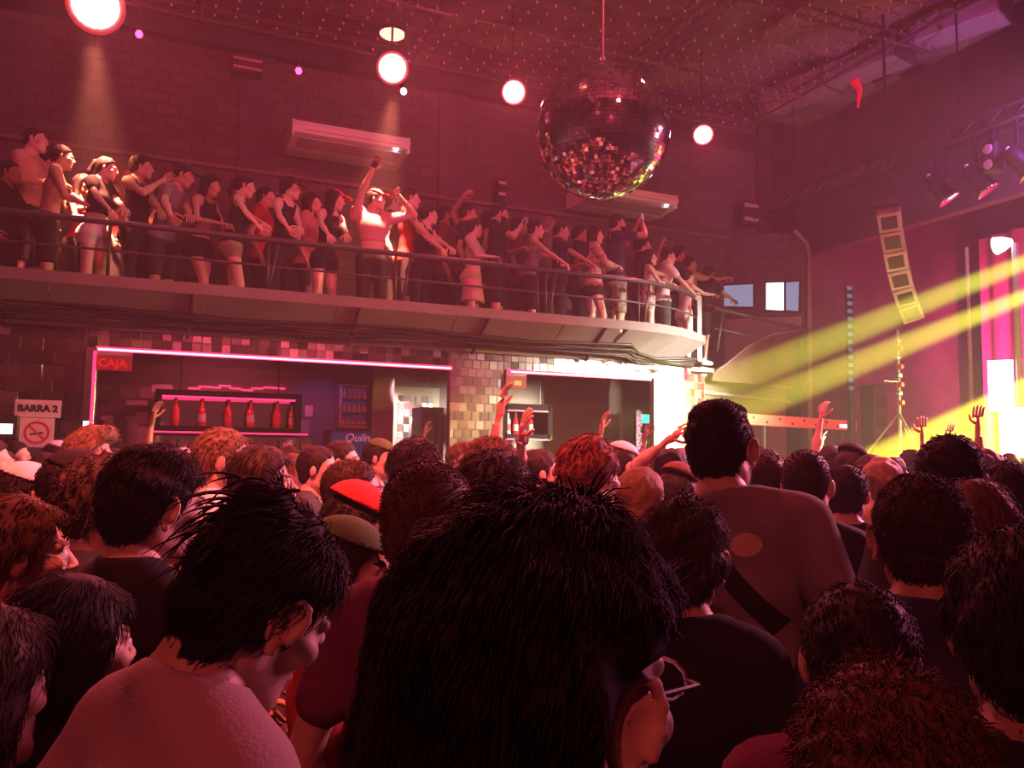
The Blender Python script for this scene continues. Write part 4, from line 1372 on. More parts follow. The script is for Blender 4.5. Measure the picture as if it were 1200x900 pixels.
def head_mesh(h, female=False):
    key = (h, female)
    if key in _heads:
        return _heads[key]
    g = Grid((-0.115, -0.14, -0.15), (0.115, 0.15, 0.145), h)
    jw = 0.052 if female else 0.058
    g.ell((0, -0.015, 0.033), (0.073, 0.094, 0.086), k=0)
    g.ell((0, 0.028, -0.035), (jw, 0.066, 0.082), k=0.03)
    g.cone((-0.012, 0.070, -0.100), (0.012, 0.070, -0.100), 0.017, 0.017, 0.028)
    g.cone((-0.045, -0.012, -0.06), (-0.02, 0.06, -0.095), 0.018, 0.014, 0.03)
    g.cone((0.045, -0.012, -0.06), (0.02, 0.06, -0.095), 0.018, 0.014, 0.03)
    g.cone((0, -0.035, -0.05), (0, -0.035, -0.15), 0.052, 0.055, 0.03)
    for s in (-1, 1):
        g.cone((s * 0.014, 0.090, 0.022), (s * 0.046, 0.070, 0.020), 0.010, 0.009, 0.014)
        g.ell((s * 0.046, 0.060, -0.020), (0.022, 0.022, 0.018), k=0.02)
        g.ell((s * 0.031, 0.101, 0.003), (0.017, 0.016, 0.011), k=0.012, op='sub')
    g.cone((0, 0.090, 0.014), (0, 0.113, -0.026), 0.0075, 0.0115, 0.012)
    for s in (-1, 1):
        g.ell((s * 0.012, 0.103, -0.031), (0.008, 0.010, 0.007), k=0.006)
        if h < 0.008:
            g.ell((s * 0.031, 0.0815, 0.003), (0.0125, 0.0125, 0.0125), k=0.001)
    g.cone((-0.017, 0.088, -0.059), (0.017, 0.088, -0.059), 0.0065, 0.0065, 0.006)
    g.cone((-0.014, 0.088, -0.072), (0.014, 0.088, -0.072), 0.0075, 0.0075, 0.006)
    if h < 0.008:
        g.ell((0, 0.100, -0.0655), (0.022, 0.008, 0.0016), k=0.003, op='sub')
    for s in (-1, 1):
        M = rot('Z', s * math.radians(-25)) @ rot('X', math.radians(-12))
        if h < 0.006:
            e0 = A3((s * 0.079, -0.012, -0.004))
            g.ell(e0, (0.008, 0.019, 0.030), M, k=0.006)
            # helix rim, lobe, and the hollow inside
            rim = [e0 + M @ A3((s * 0.008, 0.019 * math.cos(t), 0.031 * math.sin(t) + 0.002)) for t in np.linspace(-0.6, 4.2, 9)]
            for a, b in zip(rim[:-1], rim[1:]):
                g.cone(a, b, 0.0042, 0.0042, 0.003)
            g.ell(e0 + M @ A3((s * 0.010, 0.003, 0.000)), (0.0055, 0.011, 0.017), M, k=0.003, op='sub')
            g.ell(e0 + M @ A3((s * 0.004, 0.006, -0.032)), (0.006, 0.009, 0.010), M, k=0.006)
            g.cone(e0 + M @ A3((s * 0.005, 0.016, -0.008)), e0 + M @ A3((s * 0.005, 0.014, 0.000)), 0.005, 0.004, 0.004)
        else:
            g.ell((s * 0.079, -0.012, -0.004), (0.010, 0.020, 0.032), M, k=0.008)
    V, Q = g.mesh()
    C = V[Q].mean(1)
    mi = np.zeros(len(Q), int)
    ax = np.abs(C[:, 0])
    if h < 0.011:
        lip = (ax < 0.023) & (C[:, 1] > 0.080) & (C[:, 2] < -0.052) & (C[:, 2] > -0.080) & ((ax / 0.025) ** 2 + ((C[:, 2] + 0.066) / 0.0145) ** 2 < 1)
        mi[lip] = 1
        brow = (ax > 0.014) & (ax < 0.050) & (C[:, 1] > 0.062) & (np.abs(C[:, 2] - 0.026 - 0.12 * (0.03 - np.abs(ax - 0.03)) * 1.0) < 0.0058)
        mi[brow] = 2
        de = np.sqrt((ax - 0.031) ** 2 + (C[:, 1] - 0.0815) ** 2 + (C[:, 2] - 0.003) ** 2)
        eye = (de < 0.0138) & (np.abs(C[:, 2] - 0.003) < 0.008)
        mi[eye] = 3
        iris = (de < 0.0138) & ((ax - 0.031) ** 2 + (C[:, 2] - 0.003) ** 2 < 0.0058 ** 2) & (C[:, 1] > 0.085)
        mi[iris] = 4
    _heads[key] = (V, Q, mi)
    return _heads[key]


# ---------------------------------------------------------------- hair and hats (same head frame)
_hair = {}


def zline(Y, low):
    """height of the hairline along the head from nape to forehead"""
    ys = [-0.14, -0.10, -0.055, -0.03, 0.012, 0.03, 0.062, 0.085, 0.13]
    zs = [-0.085 + low, -0.085 + low, -0.075 + low, -0.030 + low * 0.3, -0.012, 0.034, 0.066, 0.083, 0.10]
    return np.interp(Y, ys, zs)


def strands(V, Q, n, length, seed, fall=0.6, width=0.0016, sweep=(0, 0, 0), spread=0.35, lift=0.08):
    r = np.random.default_rng(seed)
    f = r.integers(0, len(Q), n)
    a, b, c = V[Q[f, 0]], V[Q[f, 1]], V[Q[f, 2]]
    nn = np.cross(b - a, c - a)
    nn /= np.linalg.norm(nn, axis=1, keepdims=True) + 1e-9
    u = r.uniform(0, 1, (n, 2))
    p = a + (b - a) * u[:, :1] + (c - a) * u[:, 1:] * (1 - u[:, :1])
    down = np.array([0, 0, -1.0])
    tan = down[None, :] - nn * (nn @ down)[:, None]
    ctr = np.stack([0 * nn[:, 0], 0.035 - 0 * nn[:, 0], 0 * nn[:, 0] + 0.12], 1)
    away = p - ctr
    away -= nn * (away * nn).sum(1)[:, None]
    away /= np.linalg.norm(away, axis=1, keepdims=True) + 1e-9
    d = away * 0.9 + tan * fall + nn * lift + r.normal(0, spread, (n, 3)) + np.array(sweep)[None, :]
    d /= np.linalg.norm(d, axis=1, keepdims=True)
    L = length * r.uniform(0.5, 1.2, (n, 1))
    side = np.cross(d, nn)
    side /= np.linalg.norm(side, axis=1, keepdims=True) + 1e-9
    p0 = p - nn * 0.002
    p1 = p + d * L * 0.5 + nn * 0.003
    p2 = p + d * L - nn * L * 0.18
    wv = side * width
    NV = np.stack([p0 - wv, p0 + wv, p0 + nn * width, p1 - wv * 0.8, p1 + wv * 0.8, p1 + nn * width * 0.8, p2], 1).reshape(-1, 3)
    base = np.arange(n)[:, None] * 7
    qq = np.concatenate([base + np.array([[0, 1, 4, 3]]), base + np.array([[1, 2, 5, 4]]), base + np.array([[2, 0, 3, 5]])])
    tt = np.concatenate([base + np.array([[3, 4, 6]]), base + np.array([[4, 5, 6]]), base + np.array([[5, 3, 6]])])
    return NV, qq, tt


def hair_mesh(style, h, seed=1):
    key = (style, h, seed)
    if key in _hair:
        return _hair[key]
    long_ = style in ('long', 'longback', 'bob', 'longwave')
    g = Grid((-0.17, -0.24, -0.52 if long_ else -0.20), (0.17, 0.15, 0.24), max(h, 0.006))
    t = {'buzz': 0.006, 'short': 0.011, 'medium': 0.018, 'curly': 0.028, 'afro': 0.055, 'quiff': 0.018, 'tied': 0.012, 'ponytail': 0.012, 'long': 0.020, 'longback': 0.020, 'longwave': 0.026, 'bob': 0.028, 'fade': 0.008, 'thinning': 0.006, 'messy': 0.019, 'mop': 0.026, 'wet': 0.014}[style]
    g.ell((0, -0.016, 0.033), (0.073 + t, 0.094 + t, 0.086 + t), k=0)
    g.ell((0, -0.045, -0.025), (0.058 + t * 0.8, 0.055 + t * 0.8, 0.062), k=0.02)
    X, Y, Z = g.all()
    if style == 'quiff':
        g.cone((-0.03, 0.065, 0.105), (0.03, 0.065, 0.105), 0.034, 0.034, 0.03)
        g.cone((0, -0.02, 0.125), (0, 0.07, 0.125), 0.03, 0.03, 0.03)
    if style in ('fade',):
        g.cone((0, -0.04, 0.100), (0, 0.055, 0.105), 0.045, 0.04, 0.04, flat=((0, 0, 1), 0.6))
    low = {'buzz': 0.012, 'fade': 0.02, 'short': 0.004, 'thinning': 0.01}.get(style, 0.0)
    amp, fr = {'buzz': (0.0006, 300), 'short': (0.0030, 120), 'medium': (0.005, 95), 'curly': (0.009, 150), 'afro': (0.010, 130), 'messy': (0.009, 75), 'bob': (0.004, 90), 'mop': (0.005, 70), 'longwave': (0.007, 60), 'quiff': (0.007, 70)}.get(style, (0.003, 90))
    if h > 0.0075:
        amp *= 1.7
    cutf = (zline(Y, low) + 0 * X) - Z
    g.F = -g.smin(-g.F, -(cutf * 0.75).astype(np.float32), 0.006)
    if style == 'thinning':
        g.ell((0, 0.035, 0.12), (0.060, 0.085, 0.045), k=0.01, op='sub')
    if style in ('long', 'longback', 'longwave'):
        ln = {'long': -0.34, 'longback': -0.40, 'longwave': -0.36}[style]
        g.cone((0, -0.060, 0.02), (0, -0.105, ln), 0.085, 0.065, 0.03, flat=((0, 1, 0), 0.55))
        for s in (-1, 1):
            g.cone((s * 0.066, -0.01, 0.04), (s * 0.085, -0.03, -0.16), 0.030, 0.030, 0.03)
            g.cone((s * 0.085, -0.03, -0.16), (s * 0.085, -0.02 if style == 'long' else -0.07, ln * 0.9), 0.032, 0.02, 0.03)
    if style == 'mop':
        g.cone((0.0, -0.070, 0.02), (-0.045, -0.08, -0.12), 0.080, 0.068, 0.03, flat=((0, 1, 0), 0.7))
        g.cone((-0.06, -0.03, 0.03), (-0.10, -0.05, -0.16), 0.04, 0.055, 0.03)
    if style == 'bob':
        g.cone((0, -0.065, 0.02), (0, -0.070, -0.15), 0.092, 0.088, 0.03, flat=((0, 1, 0), 0.6))
        for s in (-1, 1):
            g.cone((s * 0.072, -0.02, 0.03), (s * 0.080, -0.015, -0.13), 0.030, 0.034, 0.03)
    if style == 'tied':
        g.ell((0, -0.075, 0.105), (0.038, 0.036, 0.034), k=0.012)
        g.cone((0, -0.085, 0.10), (0.02, -0.13, 0.03), 0.026, 0.014, 0.015)
        g.cone((0, -0.05, -0.02), (0, -0.062, -0.10), 0.058, 0.042, 0.03, flat=((0, 1, 0), 0.5))
    if style == 'ponytail':
        g.ell((0, -0.118, 0.055), (0.022, 0.020, 0.022), k=0.01)
        g.cone((0, -0.125, 0.055), (0, -0.165, -0.06), 0.026, 0.028, 0.015)
        g.cone((0, -0.165, -0.06), (0, -0.135, -0.18), 0.028, 0.008, 0.015)
    g.F = g.F + (amp * vnoise(X, Y, Z, fr, seed) + amp * 0.5 * vnoise(X, Y, Z * 0.5, fr * 2.1, seed + 5)).astype(np.float32)
    if style == 'mop':   # tucked behind the right ear
        g.cone((0.10, -0.005, -0.005), (0.085, 0.01, -0.14), 0.045, 0.06, 0.008, op='sub')
        g.cone((0.095, 0.03, 0.03), (0.085, 0.05, -0.05), 0.030, 0.04, 0.008, op='sub')
    V, Q = g.mesh()
    Qs = [Q]
    if h <= 0.0075:
        n, L, fall, swp = {'buzz': (7000, 0.006, 0.1, (0, 0, 0)), 'short': (6500, 0.020, 0.2, (0, 0.05, 0)), 'fade': (6500, 0.014, 0.3, (0, 0, 0)), 'thinning': (5000, 0.01, 0.2, (0, 0, 0)), 'tied': (7000, 0.05, 0.8, (0, 0, 0)), 'medium': (7000, 0.036, 0.6, (0, 0, 0)), 'curly': (6500, 0.03, 0.2, (0, 0, 0)), 'messy': (6500, 0.032, 0.4, (0, 0, 0)), 'mop': (16000, 0.045, 0.9, (0, 0, 0)),
                      'afro': (5000, 0.02, 0, (0, 0, 0)), 'quiff': (5000, 0.03, 0.1, (0, 0.2, 0.1))}.get(style, (6000, 0.07, 1.1, (0, -0.1, 0)))
        n = n if h < 0.0036 else (int(n * 0.6) if h < 0.0055 else n // 5)
        NV, qq, tt = strands(V, Q, n, L, seed, fall, 0.0009 if h < 0.0036 else (0.0012 if h < 0.0055 else 0.0018), swp, {'mop': 0.08, 'curly': 0.45, 'messy': 0.22, 'afro': 0.5, 'buzz': 0.3}.get(style, 0.13), {'mop': 0.02, 'curly': 0.3, 'afro': 0.4, 'messy': 0.12, 'buzz': 0.5, 'short': 0.12, 'fade': 0.12, 'tied': 0.02}.get(style, 0.04))
        if style == 'mop':
            keep = ~((NV.reshape(-1, 7, 3)[:, :, 0].max(1) > 0.055) & (NV.reshape(-1, 7, 3)[:, :, 1].max(1) > -0.058) & (NV.reshape(-1, 7, 3)[:, :, 2].min(1) < 0.045))
            qq, tt = qq[np.tile(keep, 3)], tt[np.tile(keep, 3)]
        o = len(V)
        V = np.concatenate([V, NV])
        Qs = [Q, qq + o, tt + o]
    _hair[key] = (V, Qs)
    return _hair[key]


def cap_meshes(h, style):
    """crown (and brim) of a hat as (V,Q) pairs"""
    key = ('cap', style, h)
    if key in _hair:
        return _hair[key]
    g = Grid((-0.16, -0.18, -0.06), (0.16, 0.16, 0.20), h)
    g.ell((0, -0.012, 0.045), (0.090, 0.110, 0.095), k=0)
    if style == 'beanie':
        g.ell((0, -0.02, 0.065), (0.088, 0.105, 0.10), k=0.02)
        g.cut((0, 0.09, 0.045), (0, -0.45, -0.9))
    else:
        g.cut((0, 0.10, 0.050), (0, -0.30, -0.95))
    if style == 'bucket':
        g.ell((0, -0.012, 0.10), (0.082, 0.098, 0.045), k=0.02)
    crown = g.mesh()
    g = Grid((-0.20, -0.22, -0.06), (0.20, 0.24, 0.20), h)
    if style == 'cap':
        g.ell((0, 0.115, 0.055), (0.080, 0.090, 0.010), rot('X', math.radians(-10)), k=0)
        g.cut((0, 0.078, 0), (0, -1, 0))
    elif style in ('hat', 'bucket'):
        g.ell((0, -0.012, 0.040), (0.155, 0.172, 0.011), rot('X', math.radians(-6)), k=0)
    brim = g.mesh() if style not in ('beanie',) else None
    _hair[key] = (crown, brim)
    return _hair[key]


# ---------------------------------------------------------------- whole people
def hand_tubes(wr, d, pn, s, sc, curl, spread=1.0, point=False):
    """five finger chains: wr wrist, d hand direction, pn palm normal, s=+1 right / -1 left"""
    d = d / np.linalg.norm(d)
    pn = pn - d * (pn @ d)
    pn /= np.linalg.norm(pn)
    side = np.cross(d, pn) * s          # towards the thumb
    V, Q, T = [], [], []
    kn = wr + d * 0.088 * sc

    def chain(p0, dirs, lens, r0, r1):
        nseg = len(lens)
        pts = [p0]
        for dd, L in zip(dirs, lens):
            pts.append(pts[-1] + dd * L)
        base = sum(len(v) for v in V)
        ringn = 6
        vv = []
        for i, p in enumerate(pts):
            dd = dirs[min(i, nseg - 1)]
            a = np.cross(dd, side + 0.01)
            a /= np.linalg.norm(a) + 1e-9
            b = np.cross(dd, a)
            r = r0 + (r1 - r0) * i / nseg
            for k in range(ringn):
                tt = 2 * math.pi * k / ringn
                vv.append(p + (a * math.cos(tt) + b * math.sin(tt)) * r)
        vv.append(pts[-1] + dirs[-1] * r1 * 0.9)
        V.append(np.array(vv))
        for i in range(nseg):
            for k in range(ringn):
                k2 = (k + 1) % ringn
                Q.append((base + i * ringn + k, base + i * ringn + k2, base + (i + 1) * ringn + k2, base + (i + 1) * ringn + k))
        e = base + nseg * ringn
        for k in range(ringn):
            T.append((e + k, e + (k + 1) % ringn, e + ringn))

    for i, (off, L) in enumerate(((0.030, 0.073), (0.010, 0.080), (-0.010, 0.075), (-0.029, 0.060))):
        c = curl if not (point and i == 0) else 0.05
        ang = c * np.array([0.5, 1.15, 1.7])
        dirs = []
        for a in ang:
            v = d * math.cos(a) + pn * math.sin(a) + side * off * 2.2 * spread
            dirs.append(v / np.linalg.norm(v))
        chain(kn + side * off * sc - d * 0.02 * sc, dirs, [0.02 * sc + L * 0.45 * sc, L * 0.32 * sc, L * 0.25 * sc], 0.0092 * sc, 0.0068 * sc)
    th = side * 0.75 + d * 0.55 + pn * 0.25
    th /= np.linalg.norm(th)
    t2 = side * 0.35 + d * 0.85 + pn * (0.3 + 0.3 * curl)
    t2 /= np.linalg.norm(t2)
    chain(wr + d * 0.025 * sc + side * 0.018 * sc, [th, t2, t2], [0.045 * sc, 0.032 * sc, 0.024 * sc], 0.012 * sc, 0.008 * sc)
    return np.concatenate(V), np.array(Q), np.array(T)


def solve_arm(sh, hand, L1, L2, hint):
    v = hand - sh
    D = np.linalg.norm(v)
    Dm = (L1 + L2) * 0.995
    if D > Dm:
        hand = sh + v * Dm / D
        v = hand - sh
        D = Dm
    u = v / D
    a = (L1 * L1 - L2 * L2 + D * D) / (2 * D)
    hgt = math.sqrt(max(1e-6, L1 * L1 - a * a))
    hp = hint - u * (hint @ u)
    hp /= np.linalg.norm(hp) + 1e-9
    return sh + u * a + hp * hgt, hand


SKIN = [mat('skin %s' % n, c, 0.5, spec=0.4) for n, c in (('light', (0.62, 0.42, 0.34)), ('medium', (0.48, 0.30, 0.22)), ('tan', (0.36, 0.21, 0.15)), ('dark', (0.20, 0.11, 0.08)))]
LIPS = mat('lips', (0.38, 0.14, 0.13), 0.45)
EYE = mat('eye white', (0.75, 0.72, 0.70), 0.25)
IRIS = mat('dark iris', (0.03, 0.02, 0.015), 0.2)
HAIRC = {n: mat('hair %s' % n, c, 0.62, spec=0.22, var=0.35, scale=60) for n, c in (('black', (0.018, 0.013, 0.012)), ('dark', (0.04, 0.025, 0.018)), ('brown', (0.10, 0.055, 0.032)), ('fair', (0.20, 0.135, 0.085)), ('red', (0.17, 0.045, 0.03)), ('grey', (0.25, 0.22, 0.21)))}
CLOTH = {n: mat('%s cloth' % n, c, 0.85, spec=0.2, bump=0.25, bscale=180) for n, c in (
    ('black', (0.018, 0.017, 0.02)), ('charcoal', (0.05, 0.05, 0.055)), ('grey', (0.20, 0.19, 0.20)), ('white', (0.72, 0.70, 0.70)), ('navy', (0.03, 0.035, 0.07)),
    ('red', (0.50, 0.05, 0.05)), ('khaki', (0.34, 0.27, 0.20)), ('beige', (0.50, 0.38, 0.30)), ('pink', (0.60, 0.30, 0.32)), ('denim', (0.10, 0.13, 0.22)), ('green', (0.08, 0.12, 0.05)), ('plum', (0.16, 0.04, 0.09)), ('brown', (0.14, 0.08, 0.05)), ('yellow', (0.7, 0.55, 0.1)), ('rose', (0.42, 0.30, 0.30)))}
CLOTH['plaid'] = mat('plaid cloth', (0.45, 0.30, 0.28), 0.85, var=0.7, scale=22)
CLOTH['floral'] = mat('floral cloth', (0.40, 0.32, 0.32), 0.85, var=0.9, scale=30)
CLOTH['camo'] = mat('camouflage cloth', (0.20, 0.18, 0.13), 0.85, var=0.8, scale=14)
CLOTH['stripe'] = mat('faded grey cloth', (0.20, 0.17, 0.18), 0.85, var=0.25, scale=9)
SHOE = [mat('white shoe', (0.7, 0.68, 0.68), 0.5), mat('black shoe', (0.02, 0.02, 0.02), 0.5)]


def person(label, loc, facing, height=1.72, female=False, lean=0.0, side=0.0, twist=0.0, head=(0, 0, 0), armL='down', armR='down', hair='short', hairc='black', hseed=1,
           top='tshirt', topc='black', bottom='trousers', bottomc='black', hat=None, hatc='red', skin=1, h=0.02, hh=0.009, stance=0.0, build=1.0, group=None, beard=False, glasses=False, extra=None, curl=0.9, mouth=None, rig_only=False):
    """facing: compass angle in degrees clockwise from +Y. Returns (root object, rig dictionary in world space)."""
    s = height / 1.72
    W = (0.93 if female else 1.0) * build
    # skeleton -------------------------------------------------------
    pel = A3((0, 0, 0.93)) * s
    hipx = 0.088 * s
    st = stance
    legs = {}
    for sd in (-1, 1):
        fy = st * sd * 0.14
        hip = pel + A3((sd * hipx, 0, -0.03 * s))
        ank = A3((sd * 0.105 * s, fy - 0.02, 0.085 * s))
        knee = (hip + ank) / 2 + A3((sd * 0.008, 0.03 + abs(fy) * 0.3, 0.01)) * s
        legs[sd] = (hip, knee, ank, ank + A3((sd * 0.02, 0.145, -0.045)) * s)
    R1 = rot('Z', math.radians(-twist) * 0.4) @ rot('X', math.radians(-lean) * 0.5) @ rot('Y', math.radians(side) * 0.5)
    R2 = rot('Z', math.radians(-twist)) @ rot('X', math.radians(-lean)) @ rot('Y', math.radians(side))
    waist = pel + R1 @ A3((0, 0.0, 0.16)) * s
    chest = waist + R2 @ A3((0, 0.005, 0.19)) * s
    nb = chest + R2 @ A3((0, -0.02, 0.185)) * s
    Rh = R2 @ rot('X', math.radians(lean) * 0.7) @ rot('Y', math.radians(-side) * 0.6) @ rot('Z', math.radians(-head[0])) @ rot('X', math.radians(-head[1])) @ rot('Y', math.radians(head[2]))
    hs = s ** 0.5 * (1.0 if female else 1.04)
    hc = nb + (R2 @ rot('X', math.radians(lean) * 0.35)) @ A3((0, 0.015, 0.075)) * s + Rh @ A3((0, 0.025, 0.075)) * hs
    shw = 0.172 * W * s
    arms = {}
    for sd, spec in ((-1, armL), (1, armR)):
        sh = chest + R2 @ A3((sd * shw / s, -0.012, 0.135)) * s
        presets = {'down': ((0.07, 0.05, -0.50), (0.4, -1, 0)), 'rail': ((0.0, 0.36, -0.28), (0.8, -0.5, -0.6)), 'up': ((0.10, 0.14, 0.50), (1, 0.2, -0.3)), 'front': ((-0.10, 0.30, -0.22), (0.9, -0.4, -0.6)),
                   'phone': ((-0.12, 0.30, 0.02), (0.8, 0.0, -0.9)), 'phonehigh': ((-0.06, 0.30, 0.20), (0.8, 0.1, -0.8)), 'reach': ((0.02, 0.52, -0.02), (0.5, 0, -1)), 'back': ((0.10, -0.10, -0.48), (0.6, -1, 0)), 'cross': ((-0.22, 0.24, -0.24), (0.9, -0.3, -0.5)), 'high': ((0.02, 0.10, 0.56), (1, 0.3, 0))}
        if isinstance(spec, str):
            o, hint = presets[spec]
            tgt = sh + R2 @ (A3((sd * o[0], o[1], o[2])) * s)
        else:
            o, hint = A3(spec[:3]), (0.8, -0.4, -0.6)
            if len(spec) == 6:
                hint = spec[3:6]
            tgt = o
        hint = R2 @ A3((sd * hint[0], hint[1], hint[2]))
        el, wr = solve_arm(sh, tgt, 0.285 * s, 0.255 * s, hint)
        arms[sd] = (sh, el, wr)
    rig = dict(s=s, pel=pel, waist=waist, chest=chest, nb=nb, hc=hc, Rh=Rh, R2=R2, arms=arms, legs=legs, hs=hs)
    Rw = rot('Z', math.radians(-facing))
    locv = A3(loc)
    rig['world'] = lambda p: locv + Rw @ A3(p)
    rig['Rw'] = Rw
    if rig_only:
        return rig
    allp = np.array([p for q in list(arms.values()) + list(legs.values()) for p in q] + [hc, nb, pel])
    lo = allp.min(0) - 0.21
    hi = allp.max(0) + 0.21
    lo[2] = -0.02
    M2 = R2

    def torso(g, e, k, sleeves=None, fem=female):
        """body volume shared by skin and shirts; e = inflation"""
        g.ell(pel + A3((0, -0.01, 0.0)), A3((0.146 * W, 0.106, 0.12)) * s + e, R1, k=k)
        g.ell(waist + R1 @ A3((0, 0.005, 0.0)) * s, A3(((0.108 if fem else 0.124) * W, 0.088, 0.13)) * s + e, R1, k=k * 1.5)
        g.ell(chest + R2 @ A3((0, 0.002, 0.01)) * s, A3(((0.132 if fem else 0.148) * W, 0.102, 0.155)) * s + e, R2, k=k * 1.5)
        a, b = arms[-1][0], arms[1][0]
        g.cone(a * 0.9 + b * 0.1, b * 0.9 + a * 0.1, (0.050 * s + e), (0.050 * s + e), k * 1.5)
        for sd in (-1, 1):
            g.cone(arms[sd][0] * 0.75 + nb * 0.25 + R2 @ A3((0, -0.01, 0.012)), nb + R2 @ A3((0, -0.012, 0.03)) * s, 0.046 * s + e, 0.045 * s + e, k)
            if fem:
                g.ell(chest + R2 @ A3((sd * 0.072, 0.085, -0.01)) * s, A3((0.062, 0.056, 0.062)) * s + e * 0.8, R2, k=k)
            g.ell(pel + A3((sd * 0.072, -0.055, -0.04)) * s, A3((0.078, 0.080, 0.092)) * s + e, None, k=k)

    def arm(g, sd, e, k, f=1.0):
        sh, el, wr = arms[sd]
        aw = (0.86 if female else 1.0) * build
        L = np.linalg.norm(el - sh)
        f1 = min(1.0, f / 0.53)
        end = sh + (el - sh) * f1
        g.cone(sh, end, 0.047 * s * aw + e, (0.047 - 0.011 * f1) * s * aw + e, k)
        if f > 0.53:
            f2 = (f - 0.53) / 0.47
            g.cone(el, el + (wr - el) * f2, 0.039 * s * aw + e, (0.039 - 0.013 * f2) * s * aw + e, 0.012)
            if f2 > 0.3:
                m_ = el + (wr - el) * 0.3
                g.cone(m_, m_ + (wr - el) * 0.05, 0.039 * s * aw + e, 0.037 * s * aw + e, 0.02)

    def leg(g, sd, e, k, f=1.0):
        hip, kn, an, toe = legs[sd]
        lw = (0.98 if female else 1.0) * build
        f1 = min(1, f / 0.5)
        g.cone(hip, hip + (kn - hip) * f1, 0.083 * s * lw + e, (0.083 - 0.030 * f1) * s * lw + e, k)
        if f > 0.5:
            f2 = (f - 0.5) / 0.5
            g.cone(kn, kn + (an - kn) * f2, 0.053 * s * lw + e, (0.053 - 0.017 * f2) * s * lw + e, 0.02)
            if f2 > 0.4:
                m_ = kn + (an - kn) * 0.3 + A3((0, -0.018, 0))
                g.cone(m_, kn + (an - kn) * 0.42 + A3((0, -0.012, 0)), 0.048 * s * lw + e, 0.040 * s * lw + e, 0.03)

    # body ------------------------------------------------------------
    g = Grid(lo, hi, h)
    torso(g, 0.0, 0.035 * s)
    g.cone(nb - R2 @ A3((0, 0, 0.03)) * s, hc + Rh @ A3((0, -0.035, -0.045)), 0.058 * s * (0.9 if female else 1), 0.053 * s * (0.9 if female else 1), 0.035)
    for sd in (-1, 1):
        arm(g, sd, 0, 0.03 * s)
        leg(g, sd, 0, 0.035 * s)
        hip, kn, an, toe = legs[sd]
        g.cone(an - A3((0, 0.03, 0.03)), toe, 0.040 * s, 0.030 * s, 0.03)
        sh, el, wr = arms[sd]
        d = (wr - el)
        d /= np.linalg.norm(d)
        # palm
        pn = np.cross(d, A3((sd, 0, 0)))
        if np.linalg.norm(pn) < 0.2:
            pn = A3((0, 1, 0))
        if d[2] > 0.5:
            pn = A3((0, 1, 0))
        elif d[2] < -0.6:
            pn = A3((-sd, 0.2, 0))
        else:
            pn = A3((0, 0, -1))
        pn = pn - d * (pn @ d)
        pn /= np.linalg.norm(pn)
        sdv = np.cross(d, pn)
        for q in (-0.016, 0.016):
            g.cone(wr, wr + (d * 0.078 + sdv * q) * s, 0.024 * s, 0.021 * s, 0.015, flat=(pn, 0.75))
        rig.setdefault('hand', {})[sd] = (wr + d * 0.09 * s, d, pn)
    V, Q = g.mesh()
    mats = [SKIN[skin], LIPS, HAIRC[hairc] if hair != 'none' else HAIRC['dark'], EYE, IRIS]
    hv, hq, hm = head_mesh(hh, female)
    Vs, quads, tris, mi_q = [V], [Q], [], [np.zeros(len(Q), int)]
    off = len(V)
    Vs.append((hv * hs) @ Rh.T + hc)
    quads.append(hq + off)
    hm2 = hm.copy()
    if beard:
        C = hv[hq].mean(1)
        bm_ = (C[:, 2] < -0.045) & (C[:, 1] > 0.012 - (C[:, 2] + 0.045) * 0.3) & (hm == 0) & (C[:, 2] > -0.125)
        hm2[bm_] = 2
    mi_q.append(hm2)
    off += len(hv)
    for sd in (-1, 1):
        wr = arms[sd][2]
        _, d, pn = rig['hand'][sd]
        fv, fq, ft = hand_tubes(wr, d, pn, sd, s, curl if d[2] < 0.6 else curl * 0.5)
        Vs.append(fv)
        quads.append(fq + off)
        mi_q.append(np.zeros(len(fq), int))
        tris.append(ft + off)
        off += len(fv)
    allq = np.concatenate(quads)
    allt = np.concatenate(tris)
    me = np_mesh('person_body', np.concatenate(Vs), [allq, allt], mats, np.concatenate(mi_q + [np.zeros(len(allt), int)]))
    root = bpy.data.objects.new('person', me)
    COL.objects.link(root)
    root.location = loc
    root.rotation_euler = (0, 0, math.radians(-facing))
    tag(root, label, 'person', group)

    def child(name, V, Q, m, smooth=True):
        me = np_mesh(name, V, Q, [m] if not isinstance(m, list) else m, smooth=smooth)
        o = bpy.data.objects.new(name, me)
        COL.objects.link(o)
        o.parent = root
        return o

    def head_child(name, me_key, V, Q, m):
        k = (me_key, m.name)
        if k not in _shared:
            _shared[k] = np_mesh(name, V, Q, [m])
        o = bpy.data.objects.new(name, _shared[k])
        COL.objects.link(o)
        o.parent = root
        o.matrix_local = Matrix.Translation(Vector(hc)) @ Matrix((Rh * hs).tolist()).to_4x4()
        return o

    rig['head_child'] = head_child
    # hair and hat -----------------------------------------------------
    if hair != 'none':
        hhv = hh if hh <= 0.0075 else max(hh, 0.008)
        V_, Q_ = hair_mesh(hair, hhv, hseed)
        head_child('hair', (hair, hhv, hseed), V_, Q_, HAIRC[hairc])
    if hat:
        crown, brim = cap_meshes(max(hh, 0.006), hat)
        head_child('cap' if hat == 'cap' else 'hat', (hat, 'crown', hh), crown[0], crown[1], CLOTH[hatc])
        if brim is not None:
            head_child('cap_brim', (hat, 'brim', hh), brim[0], brim[1], CLOTH[hatc])
